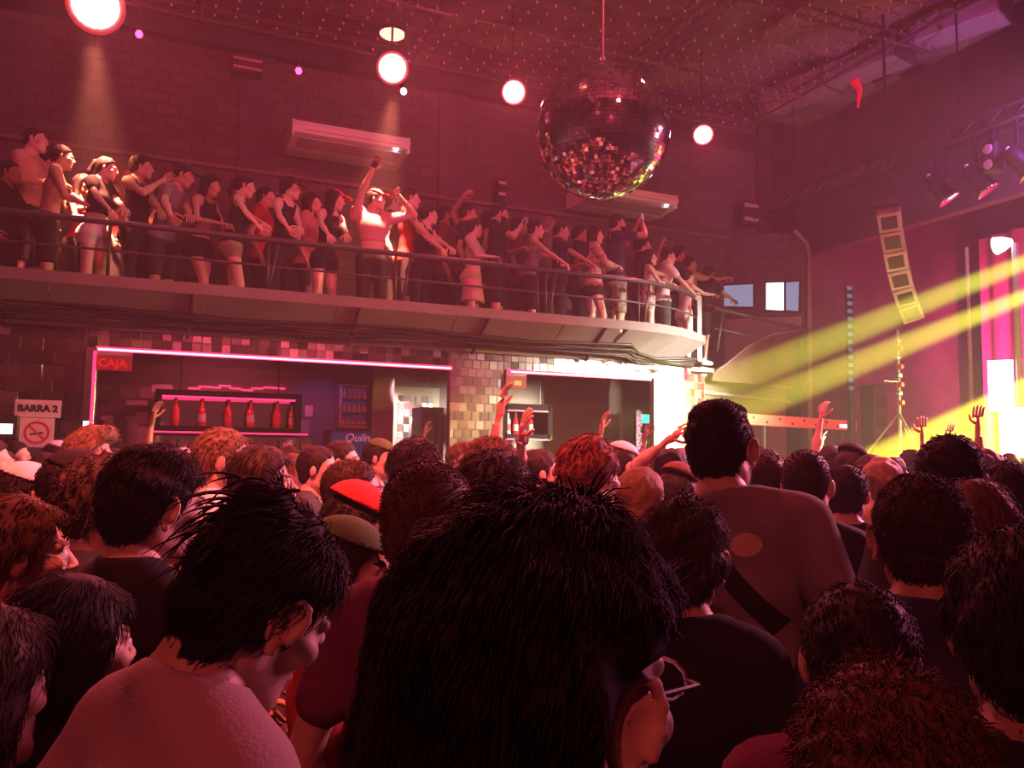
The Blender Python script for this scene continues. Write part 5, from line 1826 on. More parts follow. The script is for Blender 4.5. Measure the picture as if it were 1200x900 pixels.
    if glasses:
        mb = MB()
        for sd in (-1, 1):
            mb.tube([(sd * 0.033 + 0.022 * math.cos(t), 0.108, 0.003 + 0.016 * math.sin(t)) for t in np.linspace(0, 2 * math.pi, 13)], 0.0018, 5)
            mb.tube([(sd * 0.055, 0.107, 0.006), (sd * 0.074, 0.09, 0.008), (sd * 0.082, 0.0, 0.012), (sd * 0.082, -0.02, 0.0)], 0.0018, 5)
        mb.tube([(-0.011, 0.110, 0.004), (0.011, 0.110, 0.004)], 0.0018, 5)
        o = mb.build('glasses', K['chrome'], root)
        o.matrix_local = Matrix.Translation(Vector(hc)) @ Matrix((Rh * hs).tolist()).to_4x4()
        if glasses == 'sun':
            l_ = MB()
            for sd in (-1, 1):
                l_.lathe([(0, 0.001), (0.021, 0.0), (0.021, -0.002), (0, -0.002)], (sd * 0.033, 0.109, 0.003), 12, Matrix.Rotation(math.radians(-90), 3, 'X'))
            o = l_.build('lenses', K['chrome'], root)
            o.matrix_local = Matrix.Translation(Vector(hc)) @ Matrix((Rh * hs).tolist()).to_4x4()
    # top --------------------------------------------------------------
    up = R2 @ A3((0, 0, 1))
    fwd = R2 @ A3((0, 1, 0))
    if top:
        e = {'tank': 0.008, 'crop': 0.007, 'bikini': 0.006}.get(top, 0.014)
        g = Grid(lo, hi, h)
        torso(g, e, 0.035 * s)
        slv = {'tshirt': 0.30, 'tank': 0, 'crop': 0, 'long': 0.94, 'bikini': 0, 'croptee': 0.22}[top]
        for sd in (-1, 1):
            if slv:
                arm(g, sd, e + 0.004 if top != 'long' else e, 0.03, slv)
        if top in ('tshirt', 'long', 'tank'):
            for sd in (-1, 1):
                leg(g, sd, e + 0.012, 0.035, 0.2)
                g.ell(pel + A3((sd * 0.072, -0.055, -0.04)) * s, A3((0.078, 0.080, 0.092)) * s + e + 0.008, None, k=0.035)
            g.ell(pel + A3((0, -0.01, 0.0)), A3((0.146 * W, 0.106, 0.12)) * s + e + 0.01, R1, k=0.035)
        X, Y, Z = g.all()
        g.F = g.F + (0.0035 * vnoise(X, Y, Z * 0.6, 26, hseed + 3)).astype(np.float32)
        if top in ('tank', 'crop', 'bikini'):
            for sd in (-1, 1):
                g.ell(arms[sd][0] + R2 @ A3((sd * 0.02, 0, 0.0)), A3((0.075, 0.16, 0.105)) * s, R2, k=0.01, op='sub')
        # neckline
        nd = {'tank': 0.055, 'crop': 0.06, 'bikini': 0.10}.get(top, 0.012)
        npnt = nb + up * (0.012 * s)
        nn = up * 0.93 + fwd * (0.36 if top in ('tshirt', 'long', 'croptee') else 0.6)
        g.cone(nb + fwd * 0.012, nb + fwd * (0.03 + nd) + up * 0.11, 0.060 * s + nd * 0.25, 0.075 * s + nd * 0.3, 0.01, op='sub')
        g.cut(nb + up * (0.055 * s), up)
        # hem
        zc = {'crop': 0.10, 'bikini': 0.16, 'croptee': 0.02}.get(top, None)
        up1 = R1 @ A3((0, 0, 1))
        if zc is None:
            g.cut(pel - up1 * (0.05 * s) if top != 'tank' else pel + up1 * 0.01, -up1)
        else:
            g.cut(waist + up1 * zc * s, -up1)
        V_, Q_ = g.mesh()
        nm = {'tshirt': 't_shirt', 'tank': 'tank_top', 'crop': 'crop_top', 'long': 'shirt', 'bikini': 'bikini_top', 'croptee': 'crop_top'}[top]
        child(nm, V_, Q_, CLOTH[topc])
    # bottom -----------------------------------------------------------
    if bottom:
        lo2, hi2 = lo.copy(), hi.copy()
        hi2[2] = pel[2] + 0.22 * s
        g = Grid(lo2, hi2, h)
        e = 0.011
        g.ell(pel + A3((0, -0.01, 0.0)), A3((0.146 * W, 0.106, 0.12)) * s + e, R1, k=0.035)
        g.ell(waist + R1 @ A3((0, 0.005, 0.0)) * s, A3(((0.108 if female else 0.124) * W, 0.088, 0.13)) * s + e * 0.6, R1, k=0.05)
        for sd in (-1, 1):
            g.ell(pel + A3((sd * 0.072, -0.055, -0.04)) * s, A3((0.078, 0.080, 0.092)) * s + e, None, k=0.035)
            f = {'trousers': 0.97, 'shorts': 0.46, 'hotpants': 0.16, 'skirt': 0.2, 'longskirt': 0.3}[bottom]
            leg(g, sd, e + (0.012 if bottom == 'shorts' else 0.0), 0.035, f)
        if bottom in ('skirt', 'longskirt'):
            dz = 0.34 if bottom == 'skirt' else 0.62
            g.cone(pel + A3((0, 0, 0.05)), pel + A3((0, 0.01, -dz * s)), 0.14 * s, 0.215 * s, 0.05, flat=((0, 1, 0), 0.75))
            X, Y, Z = g.all()
            ang_ = np.arctan2(Y - pel[1], X - pel[0])
            g.F = g.F + (0.006 * np.sin(ang_ * 16) * np.clip((pel[2] - Z) / 0.2, 0, 1)).astype(np.float32)
            g.cut(pel + A3((0, 0, -dz * s)), (0, 0, -1))
        if bottom == 'shorts':
            g.cut((0, 0, pel[2] - 0.42 * s), (0, 0, -1))
        if bottom == 'hotpants':
            g.cut((0, 0, pel[2] - 0.16 * s), (0, 0, -1))
        up1 = R1 @ A3((0, 0, 1))
        g.cut(pel + up1 * (0.10 * s), up1)
        V_, Q_ = g.mesh()
        child({'trousers': 'trousers', 'shorts': 'shorts', 'hotpants': 'shorts', 'skirt': 'skirt', 'longskirt': 'skirt'}[bottom], V_, Q_, CLOTH[bottomc])
    # shoes --------------------------------------------------------------
    key = ('shoe', round(s, 1))
    if key not in _shared:
        g = Grid((-0.10, -0.15, -0.12), (0.10, 0.26, 0.10), 0.014)
        g.cone((0, -0.04, -0.035), (0.0, 0.145, -0.045), 0.05, 0.04, 0.02)
        g.cone((0, -0.035, -0.03), (0, -0.02, 0.03), 0.05, 0.047, 0.02)
        g.cut((0, 0, -0.085), (0, 0, -1))
        g.cut((0, 0, 0.035), (0, 0, 1))
        V_, Q_ = g.mesh()
        _shared[key] = (V_ * s, Q_)
    sv, sq = _shared[key]
    for sd in (-1, 1):
        k2 = ('shoe_mesh', round(s, 1), int(hseed) % 2)
        if k2 not in _shared:
            _shared[k2] = np_mesh('shoe', sv, sq, [SHOE[int(hseed) % 2]])
        o = bpy.data.objects.new('shoe', _shared[k2])
        COL.objects.link(o)
        o.parent = root
        a = legs[sd][2]
        o.location = (a[0], a[1], 0.0855 * s)
        o.rotation_euler = (0, 0, -sd * 0.13)
    rig['root'] = root
    return root, rig


_shared = {}


def place(px, py, depth, facing, z_floor=0.0, **kw):
    """world position so that the top of the head projects at (px, py) at the given depth; returns kwargs for person"""
    p = at(px, py, depth)
    hgt = p.z - z_floor
    rig = person('', (0, 0, 0), facing, height=1.72, rig_only=True, **{k: v for k, v in kw.items() if k in ('female', 'lean', 'side', 'twist', 'head', 'armL', 'armR', 'stance', 'build')})
    top = rig['hc'] + rig['Rh'] @ A3((0, -0.01, 0.125))
    sc = hgt / top[2]
    off = rig['Rw'] @ A3((top[0] * sc, top[1] * sc, 0))
    return (p.x - off[0], p.y - off[1], z_floor), 1.72 * sc

# ================================================================ PEOPLE ON THE BALCONY
BAL = 'people along the balcony railing'
LOW = dict(h=0.030, hh=0.0115)
people = []


def hand_at(loc, facing, world):
    Rw = rot('Z', math.radians(-facing))
    return tuple(Rw.T @ (A3(world) - A3(loc)))


def rail_point(x):
    for a, b in zip(RPATH[:-1], RPATH[1:]):
        if a.x <= x <= b.x:
            p = a.lerp(b, (x - a.x) / (b.x - a.x))
            return A3((p.x, p.y, RZ + 0.045))
    return A3((RPATH[-1].x, RPATH[-1].y, RZ + 0.045))


def bal(px, py, y, facing, label, armL='down', armR='down', up=None, **kw):
    d = (at_y(px, py, y) - CAM).dot(_f)
    base = {k: v for k, v in kw.items()}
    loc, hgt = place(px, py, d, facing, DECK_Z, **{**base, 'armL': 'down', 'armR': 'down'})
    loc = (loc[0], max(loc[1], 9.74 if loc[0] < 5.4 else 9.74 + (loc[0] - 5.4) * 0.33), loc[2])
    out = []
    for a in (armL, armR):
        if isinstance(a, tuple) and a[0] == 'rail':
            out.append(hand_at(loc, facing, rail_point(loc[0] + a[1])))
        elif isinstance(a, tuple) and a[0] == 'px':
            out.append(hand_at(loc, facing, at_y(a[1], a[2], a[3])))
        else:
            out.append(a)
    kk = {**LOW, **kw}
    r = person(label, loc, facing, height=hgt, armL=out[0], armR=out[1], group=BAL, **kk)
    people.append((loc[0], loc[1], loc[2], r))
    return r


bal(42, 147, 10.6, 120, 'bare-chested person at the far left back of the balcony, tallest there', 'down', 'front', head=(-15, 0, 0), hair='buzz', top=None, bottom='shorts', bottomc='black', skin=0, hseed=3)
bal(12, 190, 10.1, 110, 'dark clothed person at the left edge of the balcony', 'front', 'down', hair='short', top='tshirt', topc='black', bottom='shorts', skin=2, hseed=4)
bal(74, 170, 9.95, 85, 'bare-chested man with black shorts facing right on the left balcony', 'front', 'front', lean=8, hair='short', top=None, bottom='shorts', bottomc='black', skin=1, build=1.1, hseed=5)
bal(98, 205, 10.3, 120, 'woman in a red top half hidden behind the bare-chested man', 'front', 'front', female=True, hair='long', top='tank', topc='red', bottom='shorts', bottomc='black', skin=1, hseed=6)
bal(127, 184, 9.95, 125, 'woman in black crop top and white shorts reaching for the rail', ('rail', 0.42), ('rail', 0.25), female=True, lean=8, head=(-25, 5, 0), hair='ponytail', top='croptee', topc='black', bottom='hotpants', bottomc='white', skin=0, hseed=7)
bal(166, 182, 9.98, 125, 'man in black vest and long black trousers with one bent arm', ('rail', 0.35), 'phone', head=(-30, 0, 0), hair='medium', top='tank', topc='black', bottom='trousers', skin=1, hseed=8)
bal(220, 192, 9.98, 125, 'man in a grey t-shirt and dark cap leaning on the rail looking down', ('rail', 0.32), ('rail', 0.12), lean=20, head=(-20, 12, 0), hair='short', hat='cap', hatc='charcoal', top='tshirt', topc='grey', bottom='shorts', bottomc='charcoal', skin=1, hseed=9)
bal(250, 206, 10.0, 130, 'woman with a black bob in black crop top and shorts, hands clasped', 'front', 'front', female=True, lean=8, head=(-10, 10, 0), hair='bob', top='crop', topc='black', bottom='hotpants', bottomc='black', skin=1, hseed=10, stance=1.2)
bal(290, 206, 9.95, 100, 'woman in a black tank top and khaki shorts with bent arm on the rail', ('rail', 0.50), ('rail', 0.30), female=True, lean=8, head=(0, 8, 0), hair='ponytail', top='tank', topc='black', bottom='hotpants', bottomc='khaki', skin=0, hseed=11, stance=0.7)
bal(341, 208, 9.98, 140, 'woman with curly hair, cap and sunglasses leaning both arms on the rail', ('rail', 0.15), ('rail', 0.05), female=True, lean=10, head=(-30, 0, 0), hair='curly', hat='cap', hatc='plum', glasses='sun', top='tank', topc='black', bottom='trousers', bottomc='black', skin=0, hseed=12)
bal(394, 222, 9.98, 150, 'woman with a glowing red cap and black top leaning on the rail', ('rail', 0.16), ('rail', -0.06), female=True, lean=12, head=(-50, 4, 0), hair='longback', hat='cap', hatc='red', top='tank', topc='black', bottom='hotpants', bottomc='black', skin=0, hseed=13)
bal(440, 222, 9.95, 185, 'man in a cropped pale shirt with both arms raised high', ('px', 470, 232, 9.8), ('px', 437, 198, 9.75), head=(-70, 0, 0), hair='short', hat='cap', hatc='red', top='croptee', topc='pink', bottom='trousers', bottomc='black', skin=0, build=1.15, hseed=14)
bal(481, 219, 10.35, 105, 'man in a red t-shirt and dark shorts standing upright at the rail', ('rail', 0.30), ('rail', 0.2), head=(-10, 0, 0), hair='short', top='tshirt', topc='red', bottom='shorts', bottomc='charcoal', skin=0, hseed=15)
bal(502, 240, 9.98, 140, 'woman in a black halter top leaning on the rail beside the red t-shirt', ('rail', 0.33), ('rail', 0.15), female=True, lean=12, head=(-50, -5, 0), hair='ponytail', top='tank', topc='black', bottom='trousers', bottomc='black', skin=0, hseed=16)
bal(548, 238, 10.45, 110, 'dark haired man pointing one finger up from the second row', ('px', 542, 232, 10.35), 'down', head=(-10, 0, 0), hair='short', top='tshirt', topc='charcoal', bottom='trousers', skin=1, hseed=17)
bal(556, 257, 9.95, 125, 'woman in a beige blouse and pale pleated skirt by the rail', 'down', 'front', female=True, head=(-35, 0, 0), hair='ponytail', top='tshirt', topc='beige', bottom='skirt', bottomc='pink', skin=0, hseed=18)
bal(588, 238, 10.0, 120, 'bearded man in a black printed t-shirt looking at his phone', 'front', 'phone', head=(-15, 12, 0), hair='medium', beard=True, top='tshirt', topc='black', bottom='shorts', bottomc='black', skin=1, hseed=19)
bal(628, 258, 9.95, 105, 'woman in a striped tank top holding the rail with one hand', ('rail', 0.42), ('rail', 0.32), female=True, lean=6, hair='tied', top='tank', topc='stripe', bottom='shorts', bottomc='black', skin=0, hseed=20)
bal(658, 260, 10.05, 115, 'man in a plain black t-shirt with forearms held out over the rail', 'front', ('rail', 0.35), head=(-10, 4, 0), hair='buzz', top='tshirt', topc='black', bottom='trousers', bottomc='black', skin=1, hseed=21)
bal(697, 265, 9.95, 105, 'woman with long dark hair in an open plaid shirt and black shorts', 'front', 'front', female=True, hair='longback', top='long', topc='plaid', bottom='hotpants', bottomc='black', skin=0, hseed=22, stance=0.8)
bal(722, 250, 10.15, 100, 'tall man in a dark t-shirt and camouflage shorts taking a photo with raised arms', 'phonehigh', 'phonehigh', head=(0, -4, 0), hair='short', beard=True, top='tshirt', topc='navy', bottom='shorts', bottomc='camo', skin=1, hseed=23)
bal(753, 277, 10.3, 110, 'short person with dark curls raising both hands beside the tall photographer', 'phonehigh', 'front', head=(-5, 0, 0), hair='curly', top='tshirt', topc='charcoal', bottom='shorts', skin=1, hseed=24)
bal(769, 290, 9.9, 110, 'woman with long hair in a floral top near the curved end of the rail', ('rail', 0.30), 'front', female=True, hair='long', top='tank', topc='floral', bottom='hotpants', bottomc='floral', skin=0, hseed=25)
bal(783, 291, 10.25, 105, 'dark haired man in a white shirt near the curved end of the rail', 'front', ('rail', 0.3), lean=8, hair='short', top='tshirt', topc='white', bottom='shorts', bottomc='charcoal', skin=0, hseed=26)
bal(794, 289, 10.95, 100, 'man with swept hair in a charcoal shirt looking towards the stage', 'reach', 'front', hair='quiff', top='tshirt', topc='charcoal', bottom='trousers', bottomc='charcoal', skin=1, hseed=27)
bal(808, 301, 10.7, 100, 'person in a khaki shirt half hidden behind the pointing arms', 'front', 'reach', hair='short', top='tshirt', topc='khaki', bottom='trousers', bottomc='khaki', skin=1, hseed=28)
bal(814, 315, 10.2, 80, 'person in a pink vest pointing both arms towards the stage', 'reach', 'reach', lean=8, hair='short', top='tank', topc='pink', bottom='trousers', bottomc='white', skin=0, hseed=29)
bal(840, 311, 10.38, 75, 'man in a black t-shirt leaning far over the rail end', 'front', 'reach', lean=22, head=(0, 10, 0), hair='short', top='tshirt', topc='black', bottom='shorts', bottomc='black', skin=2, hseed=30)
# second row, mostly heads between the shoulders in front
for px, py, y, f, lb, kw in (
        (200, 202, 10.9, 110, 'dark haired woman in plum in the second row behind the grey t-shirt', dict(female=True, hair='long', top='tank', topc='plum')),
        (312, 218, 10.9, 110, 'man in a red shirt standing back between the two leaning women', dict(hair='short', top='tshirt', topc='red')),
        (366, 225, 11.0, 115, 'woman in a pink top standing back behind the curly haired woman', dict(female=True, hair='bob', top='tshirt', topc='pink')),
        (462, 224, 10.8, 105, 'man with a red cap standing back behind the raised arms', dict(hair='short', hat='cap', hatc='red', top='tshirt', topc='charcoal')),
        (524, 240, 11.0, 110, 'dark bearded man standing back behind the halter top woman', dict(hair='short', beard=True, top='tshirt', topc='brown')),
        (574, 246, 11.0, 110, 'woman with long black hair standing back behind the beige blouse', dict(female=True, hair='longback', top='tank', topc='charcoal')),
        (608, 254, 10.8, 110, 'man in a plum shirt standing back to the left of the striped top', dict(hair='medium', top='tshirt', topc='plum')),
        (643, 252, 10.9, 110, 'man with a grey beard standing back behind the plain black t-shirt', dict(hair='short', hairc='grey', beard=True, top='tshirt', topc='grey')),
        (680, 262, 11.0, 110, 'dark haired person standing back left of the plaid shirt', dict(hair='medium', top='tshirt', topc='navy')),
        (55, 178, 11.2, 110, 'person in a black shirt standing back at the far left of the balcony', dict(hair='short', top='tshirt', topc='black')),
        (145, 192, 11.1, 110, 'red haired woman standing back on the left balcony', dict(female=True, hair='longwave', hairc='red', top='tank', topc='red'))):
    bal(px, py, y, f, lb, hseed=int(px), skin=int(px) % 3, bottom='trousers', **kw)

# phones held on the balcony
def phone(rig, sd, label, m='black', tilt=0.3):
    p, d, pn = rig['hand'][sd]
    wp = Vector(rig['world'](p + d * 0.0 + pn * 0.02))
    wd = Vector(rig['Rw'] @ d)
    wn = Vector(rig['Rw'] @ pn)
    x = wd.cross(wn).normalized()
    R = Matrix((x, wn, x.cross(wn))).transposed()
    o = empty('phone', wp, label, 'phone', 'phones held in the crowd')
    MB().box((0, 0, 0.02), (0.075, 0.009, 0.15), R, bev=0.004).build('case', K['black'], o)
    MB().box(R @ Vector((0, -0.0055, 0)) + Vector((0, 0, 0.02)), (0.068, 0.002, 0.14), R).build('screen', lamp_mat('phone screen %s' % label[:20], (0.8, 0.75, 0.9), 0.8), o)


byl = {r[0]['label']: r[1] for _, _, _, r in people}
phone(byl['man in a cropped pale shirt with both arms raised high'], 1, 'phone held up by the man in the cropped pale shirt')
phone(byl['bearded man in a black printed t-shirt looking at his phone'], 1, 'phone in the hand of the man in the printed t-shirt')
phone(byl['tall man in a dark t-shirt and camouflage shorts taking a photo with raised arms'], 1, 'phone raised by the tall man in camouflage shorts')

# ================================================================ THE CROWD ON THE DANCE FLOOR
FLR = 'crowd on the dance floor'


def flo(px, py, depth, rel, label, armL='down', armR='down', hands=None, **kw):
    """rel: facing relative to the stage direction seen from the person"""
    p = at(px, py, depth)
    facing = math.degrees(math.atan2(12.5 - p.x, 5.0 - p.y)) + rel + (18 if px < 640 and depth > 1.9 else 0)
    loc, hgt = place(px, py, depth, facing, 0.0, **kw)
    out = []
    for a in (armL, armR):
        if isinstance(a, tuple) and a[0] == 'px':
            out.append(hand_at(loc, facing, at(a[1], a[2], a[3])))
        else:
            out.append(a)
    kk = {**dict(h=0.026 if depth < 2.6 else 0.032, hh=0.0075 if depth < 3.6 else 0.009), **kw}
    r = person(label, loc, facing, height=hgt, armL=out[0], armR=out[1], group=FLR, **kk)
    people.append((loc[0], loc[1], loc[2], r))
    return r


# nearest row
_, R_BIG = flo(640, 620, 0.61, -6, 'nearest person with a big mop of black hair and glasses, seen from behind', head=(0, 4, 0), hair='mop', hairc='black', hseed=41, glasses=True, top='tshirt', topc='black', skin=0, h=0.0171, hh=0.0035)
_, R_TIED = flo(362, 612, 1.10, -8, 'person in a pale t-shirt with tied up dark hair bending the head down', lean=20, head=(-5, 26, 10), hair='tied', hairc='black', hseed=42, top='tshirt', topc='rose', skin=1, female=True, h=0.0161, hh=0.004)
flo(82, 690, 1.35, -20, 'person with long dark loose hair at the lower left, seen from behind', hair='longback', hairc='black', hseed=43, top='tshirt', topc='charcoal', female=True, skin=1, h=0.0181, hh=0.005)
flo(-35, 728, 1.12, -30, 'person with long brown hair in the lower left corner', hair='longwave', hairc='dark', hseed=44, top='tshirt', topc='plum', female=True, skin=1, h=0.0181, hh=0.005)
flo(190, 531, 1.85, -10, 'tall person with dark hair and black t-shirt behind the tied up hair', head=(0, 6, 0), hair='medium', hairc='black', hseed=45, top='tshirt', topc='black', skin=1, h=0.0181, hh=0.005)
flo(507, 545, 1.62, -18, 'man with close cropped brown hair left of the big black mop', head=(0, 4, 0), hair='buzz', hairc='brown', hseed=46, top='tshirt', topc='plum', skin=1, h=0.0201, hh=0.005)
flo(1040, 822, 0.92, -30, 'person with loose curly brown hair at the bottom right', hair='curly', hairc='brown', hseed=47, top='tshirt', topc='black', skin=1, h=0.0181, hh=0.0045, head=(0, 10, 0))
flo(1200, 640, 1.04, -25, 'dark silhouetted person at the right edge of the near crowd', hair='medium', hairc='black', hseed=48, top='tshirt', topc='black', skin=2, h=0.0201, hh=0.006)
_, R_BAG = flo(841, 472, 2.3, -14, 'tall man in a faded grey t-shirt with a dark strap across his back', hair='fade', hairc='black', hseed=49, top='tshirt', topc='stripe', skin=1, beard=True, glasses=True, side=-10, build=1.12, h=0.0171, hh=0.005)
flo(1078, 562, 1.62, -36, 'man with short dark hair in a navy t-shirt, seen from behind on the right', head=(8, 0, 0), hair='short', hairc='dark', hseed=50, top='tshirt', topc='navy', skin=2, h=0.0181, hh=0.005)
flo(1112, 512, 2.4, -8, 'tall man with dark short hair looking up in profile on the right', head=(0, -10, 0), hair='short', hairc='black', hseed=51, top='tshirt', topc='charcoal', skin=0, h=0.0221, hh=0.006)
flo(1142, 572, 2.0, -20, 'person with long reddish hair between the two men on the right', hair='longwave', hairc='brown', hseed=52, top='tshirt', topc='black', female=True, skin=0, h=0.0221, hh=0.006)
flo(800, 596, 1.75, -26, 'person with tousled short hair just right of the big black mop', hair='messy', hairc='dark', hseed=53, top='tshirt', topc='black', skin=1, h=0.0181, hh=0.0045)
flo(1006, 700, 1.25, -30, 'dark haired person in plum between the strap man and the navy t-shirt', hair='short', hairc='black', hseed=54, top='tshirt', topc='plum', skin=1, h=0.0221, hh=0.006)
# middle rows, left to right
flo(30, 548, 3.0, 0, 'person with a white cap at the far left of the crowd', hair='short', hat='cap', hatc='white', hseed=60, top='tshirt', topc='red', skin=1, hh=0.007)
_, R_HAND = flo(88, 534, 2.7, 12, 'man with a dark cap holding up one open hand on the left', 'down', ('px', 88, 655, 2.35), hair='short', hat='cap', hatc='black', hseed=61, top='tshirt', topc='brown', skin=0, hh=0.006)
flo(18, 592, 1.78, -5, 'blurred person with brown hair in a dark red shirt at the left edge', hair='medium', hairc='brown', hseed=62, top='tshirt', topc='red', skin=1, hh=0.007)
flo(128, 545, 2.25, 0, 'person with a mass of dark curls behind the tall dark haired person', hair='curly', hairc='dark', hseed=63, top='tshirt', topc='black', skin=0, hh=0.007)
flo(106, 506, 4.0, 5, 'person with upswept fair hair under the mirrored post', hair='quiff', hairc='fair', hseed=64, top='tshirt', topc='brown', skin=0, hh=0.007)
flo(262, 503, 3.3, -5, 'person with fair blond hair in front of the lit shelf', hair='short', hairc='fair', hseed=65, top='tshirt', topc='white', skin=0, hh=0.007)
flo(308, 527, 3.0, 0, 'woman with windswept dark hair below the hanging shelf', hair='longwave', hairc='dark', hseed=66, top='tank', topc='black', female=True, skin=0, hh=0.007)
flo(373, 524, 4.4, 10, 'person with a brightly lit face below the corner of the hanging shelf', hair='short', hseed=67, top='tshirt', topc='charcoal', skin=0)
flo(413, 540, 2.85, -3, 'shaven headed man in profile behind the red cap', hair='buzz', hairc='dark', hseed=68, top='tshirt', topc='red', skin=0, hh=0.006)
flo(418, 582, 2.45, 0, 'person wearing a bright red cap left of the cropped brown hair', hair='short', hat='beanie', hatc='red', hseed=69, top='tshirt', topc='beige', skin=0, hh=0.006)
flo(404, 618, 1.95, 4, 'person with a green cap brim and face in profile behind the tied hair', head=(0, 4, 0), hair='short', hat='cap', hatc='green', hseed=70, top='tshirt', topc='red', skin=0, h=0.0221, hh=0.005)
flo(400, 517, 5.0, 5, 'dark haired person below the framed bottle cabinet', hair='short', hseed=71, top='tshirt', topc='black', skin=0)
flo(444, 516, 5.6, 8, 'person in a dark green cap with lit face below the blue fridge lettering', hair='short', hat='cap', hatc='green', hseed=72, top='tshirt', topc='charcoal', skin=0)
flo(490, 518, 3.3, -6, 'person with wide dark hair behind the cropped brown hair', hair='messy', hairc='black', hseed=73, top='tshirt', topc='black', skin=0, hh=0.007)
flo(580, 534, 2.3, -6, 'dark haired man in a grey shirt behind the big black mop', hair='medium', hairc='black', hseed=74, top='tshirt', topc='grey', skin=0, hh=0.006)
flo(578, 515, 3.5, -4, 'person with reddish brown hair below the tiled pillar', hair='medium', hairc='brown', hseed=75, top='tshirt', topc='brown', skin=0)
_, R_UP = flo(632, 528, 4.2, 0, 'dark haired person raising one arm with a wristwatch beside the pillar', ('px', 612, 505, 4.0), 'down', hair='short', hairc='black', hseed=76, top='tshirt', topc='charcoal', skin=0)
flo(690, 516, 2.75, -8, 'person with blurred reddish brown hair above the big black mop', hair='messy', hairc='red', hseed=77, top='tshirt', topc='beige', skin=0, hh=0.006)
flo(728, 520, 4.8, 5, 'person with a pale lit cap below the green board', hair='short', hat='cap', hatc='white', hseed=78, top='tshirt', topc='charcoal', skin=0)
flo(752, 552, 3.4, -3, 'woman with straight brown hair left of the strap man', hair='long', hairc='brown', hseed=79, top='tank', topc='black', female=True, skin=0, hh=0.008)
flo(788, 527, 4.6, 2, 'person with a lit face and one raised finger below the bright corner', ('px', 785, 515, 4.5), 'down', hair='short', hseed=80, top='tshirt', topc='brown', skin=0)
flo(795, 553, 3.7, -5, 'dark capped person immediately left of the strap man', hair='short', hat='beanie', hatc='brown', hseed=81, top='tshirt', topc='red', skin=1)
flo(901, 535, 3.4, -10, 'dark haired person right behind the strap man, rimmed by yellow light', hair='short', hairc='dark', hseed=82, top='tshirt', topc='grey', skin=0)
flo(945, 529, 2.9, -16, 'man with a red lit shaven head right of the strap man', hair='buzz', hairc='dark', hseed=83, top='tshirt', topc='black', skin=0, hh=0.006)
flo(992, 548, 3.5, -16, 'dark haired person in a black shirt next to the shaven head', hair='short', hairc='black', hseed=84, top='tshirt', topc='black', skin=1)
flo(1035, 540, 4.1, -5, 'person with fair hair lit from the stage behind the navy t-shirt', hair='medium', hairc='fair', hseed=85, top='tshirt', topc='beige', skin=0)
flo(1180, 548, 2.7, -10, 'dark haired person at the right edge in front of the white screens', hair='medium', hairc='black', hseed=86, top='tshirt', topc='red', skin=1)
flo(998, 526, 5.0, -5, 'dark capped person rimmed yellow in the back crowd below the lit beam', hair='short', hat='beanie', hatc='black', hseed=87, top='tshirt', topc='black', skin=0)
flo(1022, 536, 4.6, -5, 'small dark head rimmed yellow beside the tripod stand', hair='medium', hairc='black', hseed=88, top='tshirt', topc='black', skin=0)
flo(975, 522, 6.5, 0, 'distant person waving one hand below the lit beam', 'high', 'down', hair='short', hseed=89, top='tshirt', topc='brown', skin=0)

# dark strap across the back of the tall man
from mathutils.bvhtree import BVHTree
rg = R_BAG
shirt = [c for c in rg['root'].children if c.name.startswith('t_shirt')][0]
bvh = BVHTree.FromPolygons([v.co.copy() for v in shirt.data.vertices], [tuple(p.vertices) for p in shirt.data.polygons])


def on_back(x, z, off=0.004):
    """point on the back of the tall man's shirt at chest-frame x, z"""
    o_ = Vector(rg['chest'] + rg['R2'] @ (A3((x, -0.5, z)) * rg['s']))
    hit = bvh.ray_cast(o_, Vector(rg['R2'] @ A3((0, 1, 0))))
    return (hit[0] - Vector(rg['R2'] @ A3((0, off, 0)))) if hit[0] is not None else None


def drape(path, half0, name, m, off, oval=False):
    vs, fs = [], []
    for ip, ((x0, z0), (nx_, nz_)) in enumerate(path):
        half = half0 * (1.0 if not oval else max(0.25, math.sqrt(max(0.0, 1 - (2 * ip / (len(path) - 1) - 1) ** 2))))
        for k in (-1, 0, 1):
            p = on_back(x0 + nx_ * half * k, z0 + nz_ * half * k, off)
            q = on_back(x0 + nx_ * half * k, z0 + nz_ * half * k, 0.0)
            if p is None:
                vs = vs[:len(vs) // 6 * 6]
                break
            vs += [p, q]
    n = len(vs) // 6
    for i in range(n - 1):
        a, b = 6 * i, 6 * i + 6
        fs += [(a, b, b + 2, a + 2), (a + 2, b + 2, b + 4, a + 4), (a, a + 1, b + 1, b), (a + 4, b + 4, b + 5, a + 5)]
    MB().add(vs, fs).build(name, m, rg['root'], smooth=False)


sl = Vector((0.34, -0.46)).normalized()
drape([((-0.075 + 0.29 * t, 0.175 - 0.42 * t), (-sl.y, sl.x)) for t in np.linspace(0.02, 1, 26)], 0.024, 'bag_strap', CLOTH['black'], 0.007)
drape([((0.035 + 0.075 * t, 0.10), (0.0, 1.0)) for t in np.linspace(0, 1, 8)], 0.028, 'shirt_print', CLOTH['beige'], 0.0025, True)
for k in range(5):
    drape([((-0.075 + 0.20 * t, -0.03 - 0.032 * k), (0.0, 1.0)) for t in np.linspace(0, 1, 12)], 0.004, 'shirt_print', CLOTH['grey'], 0.0025)
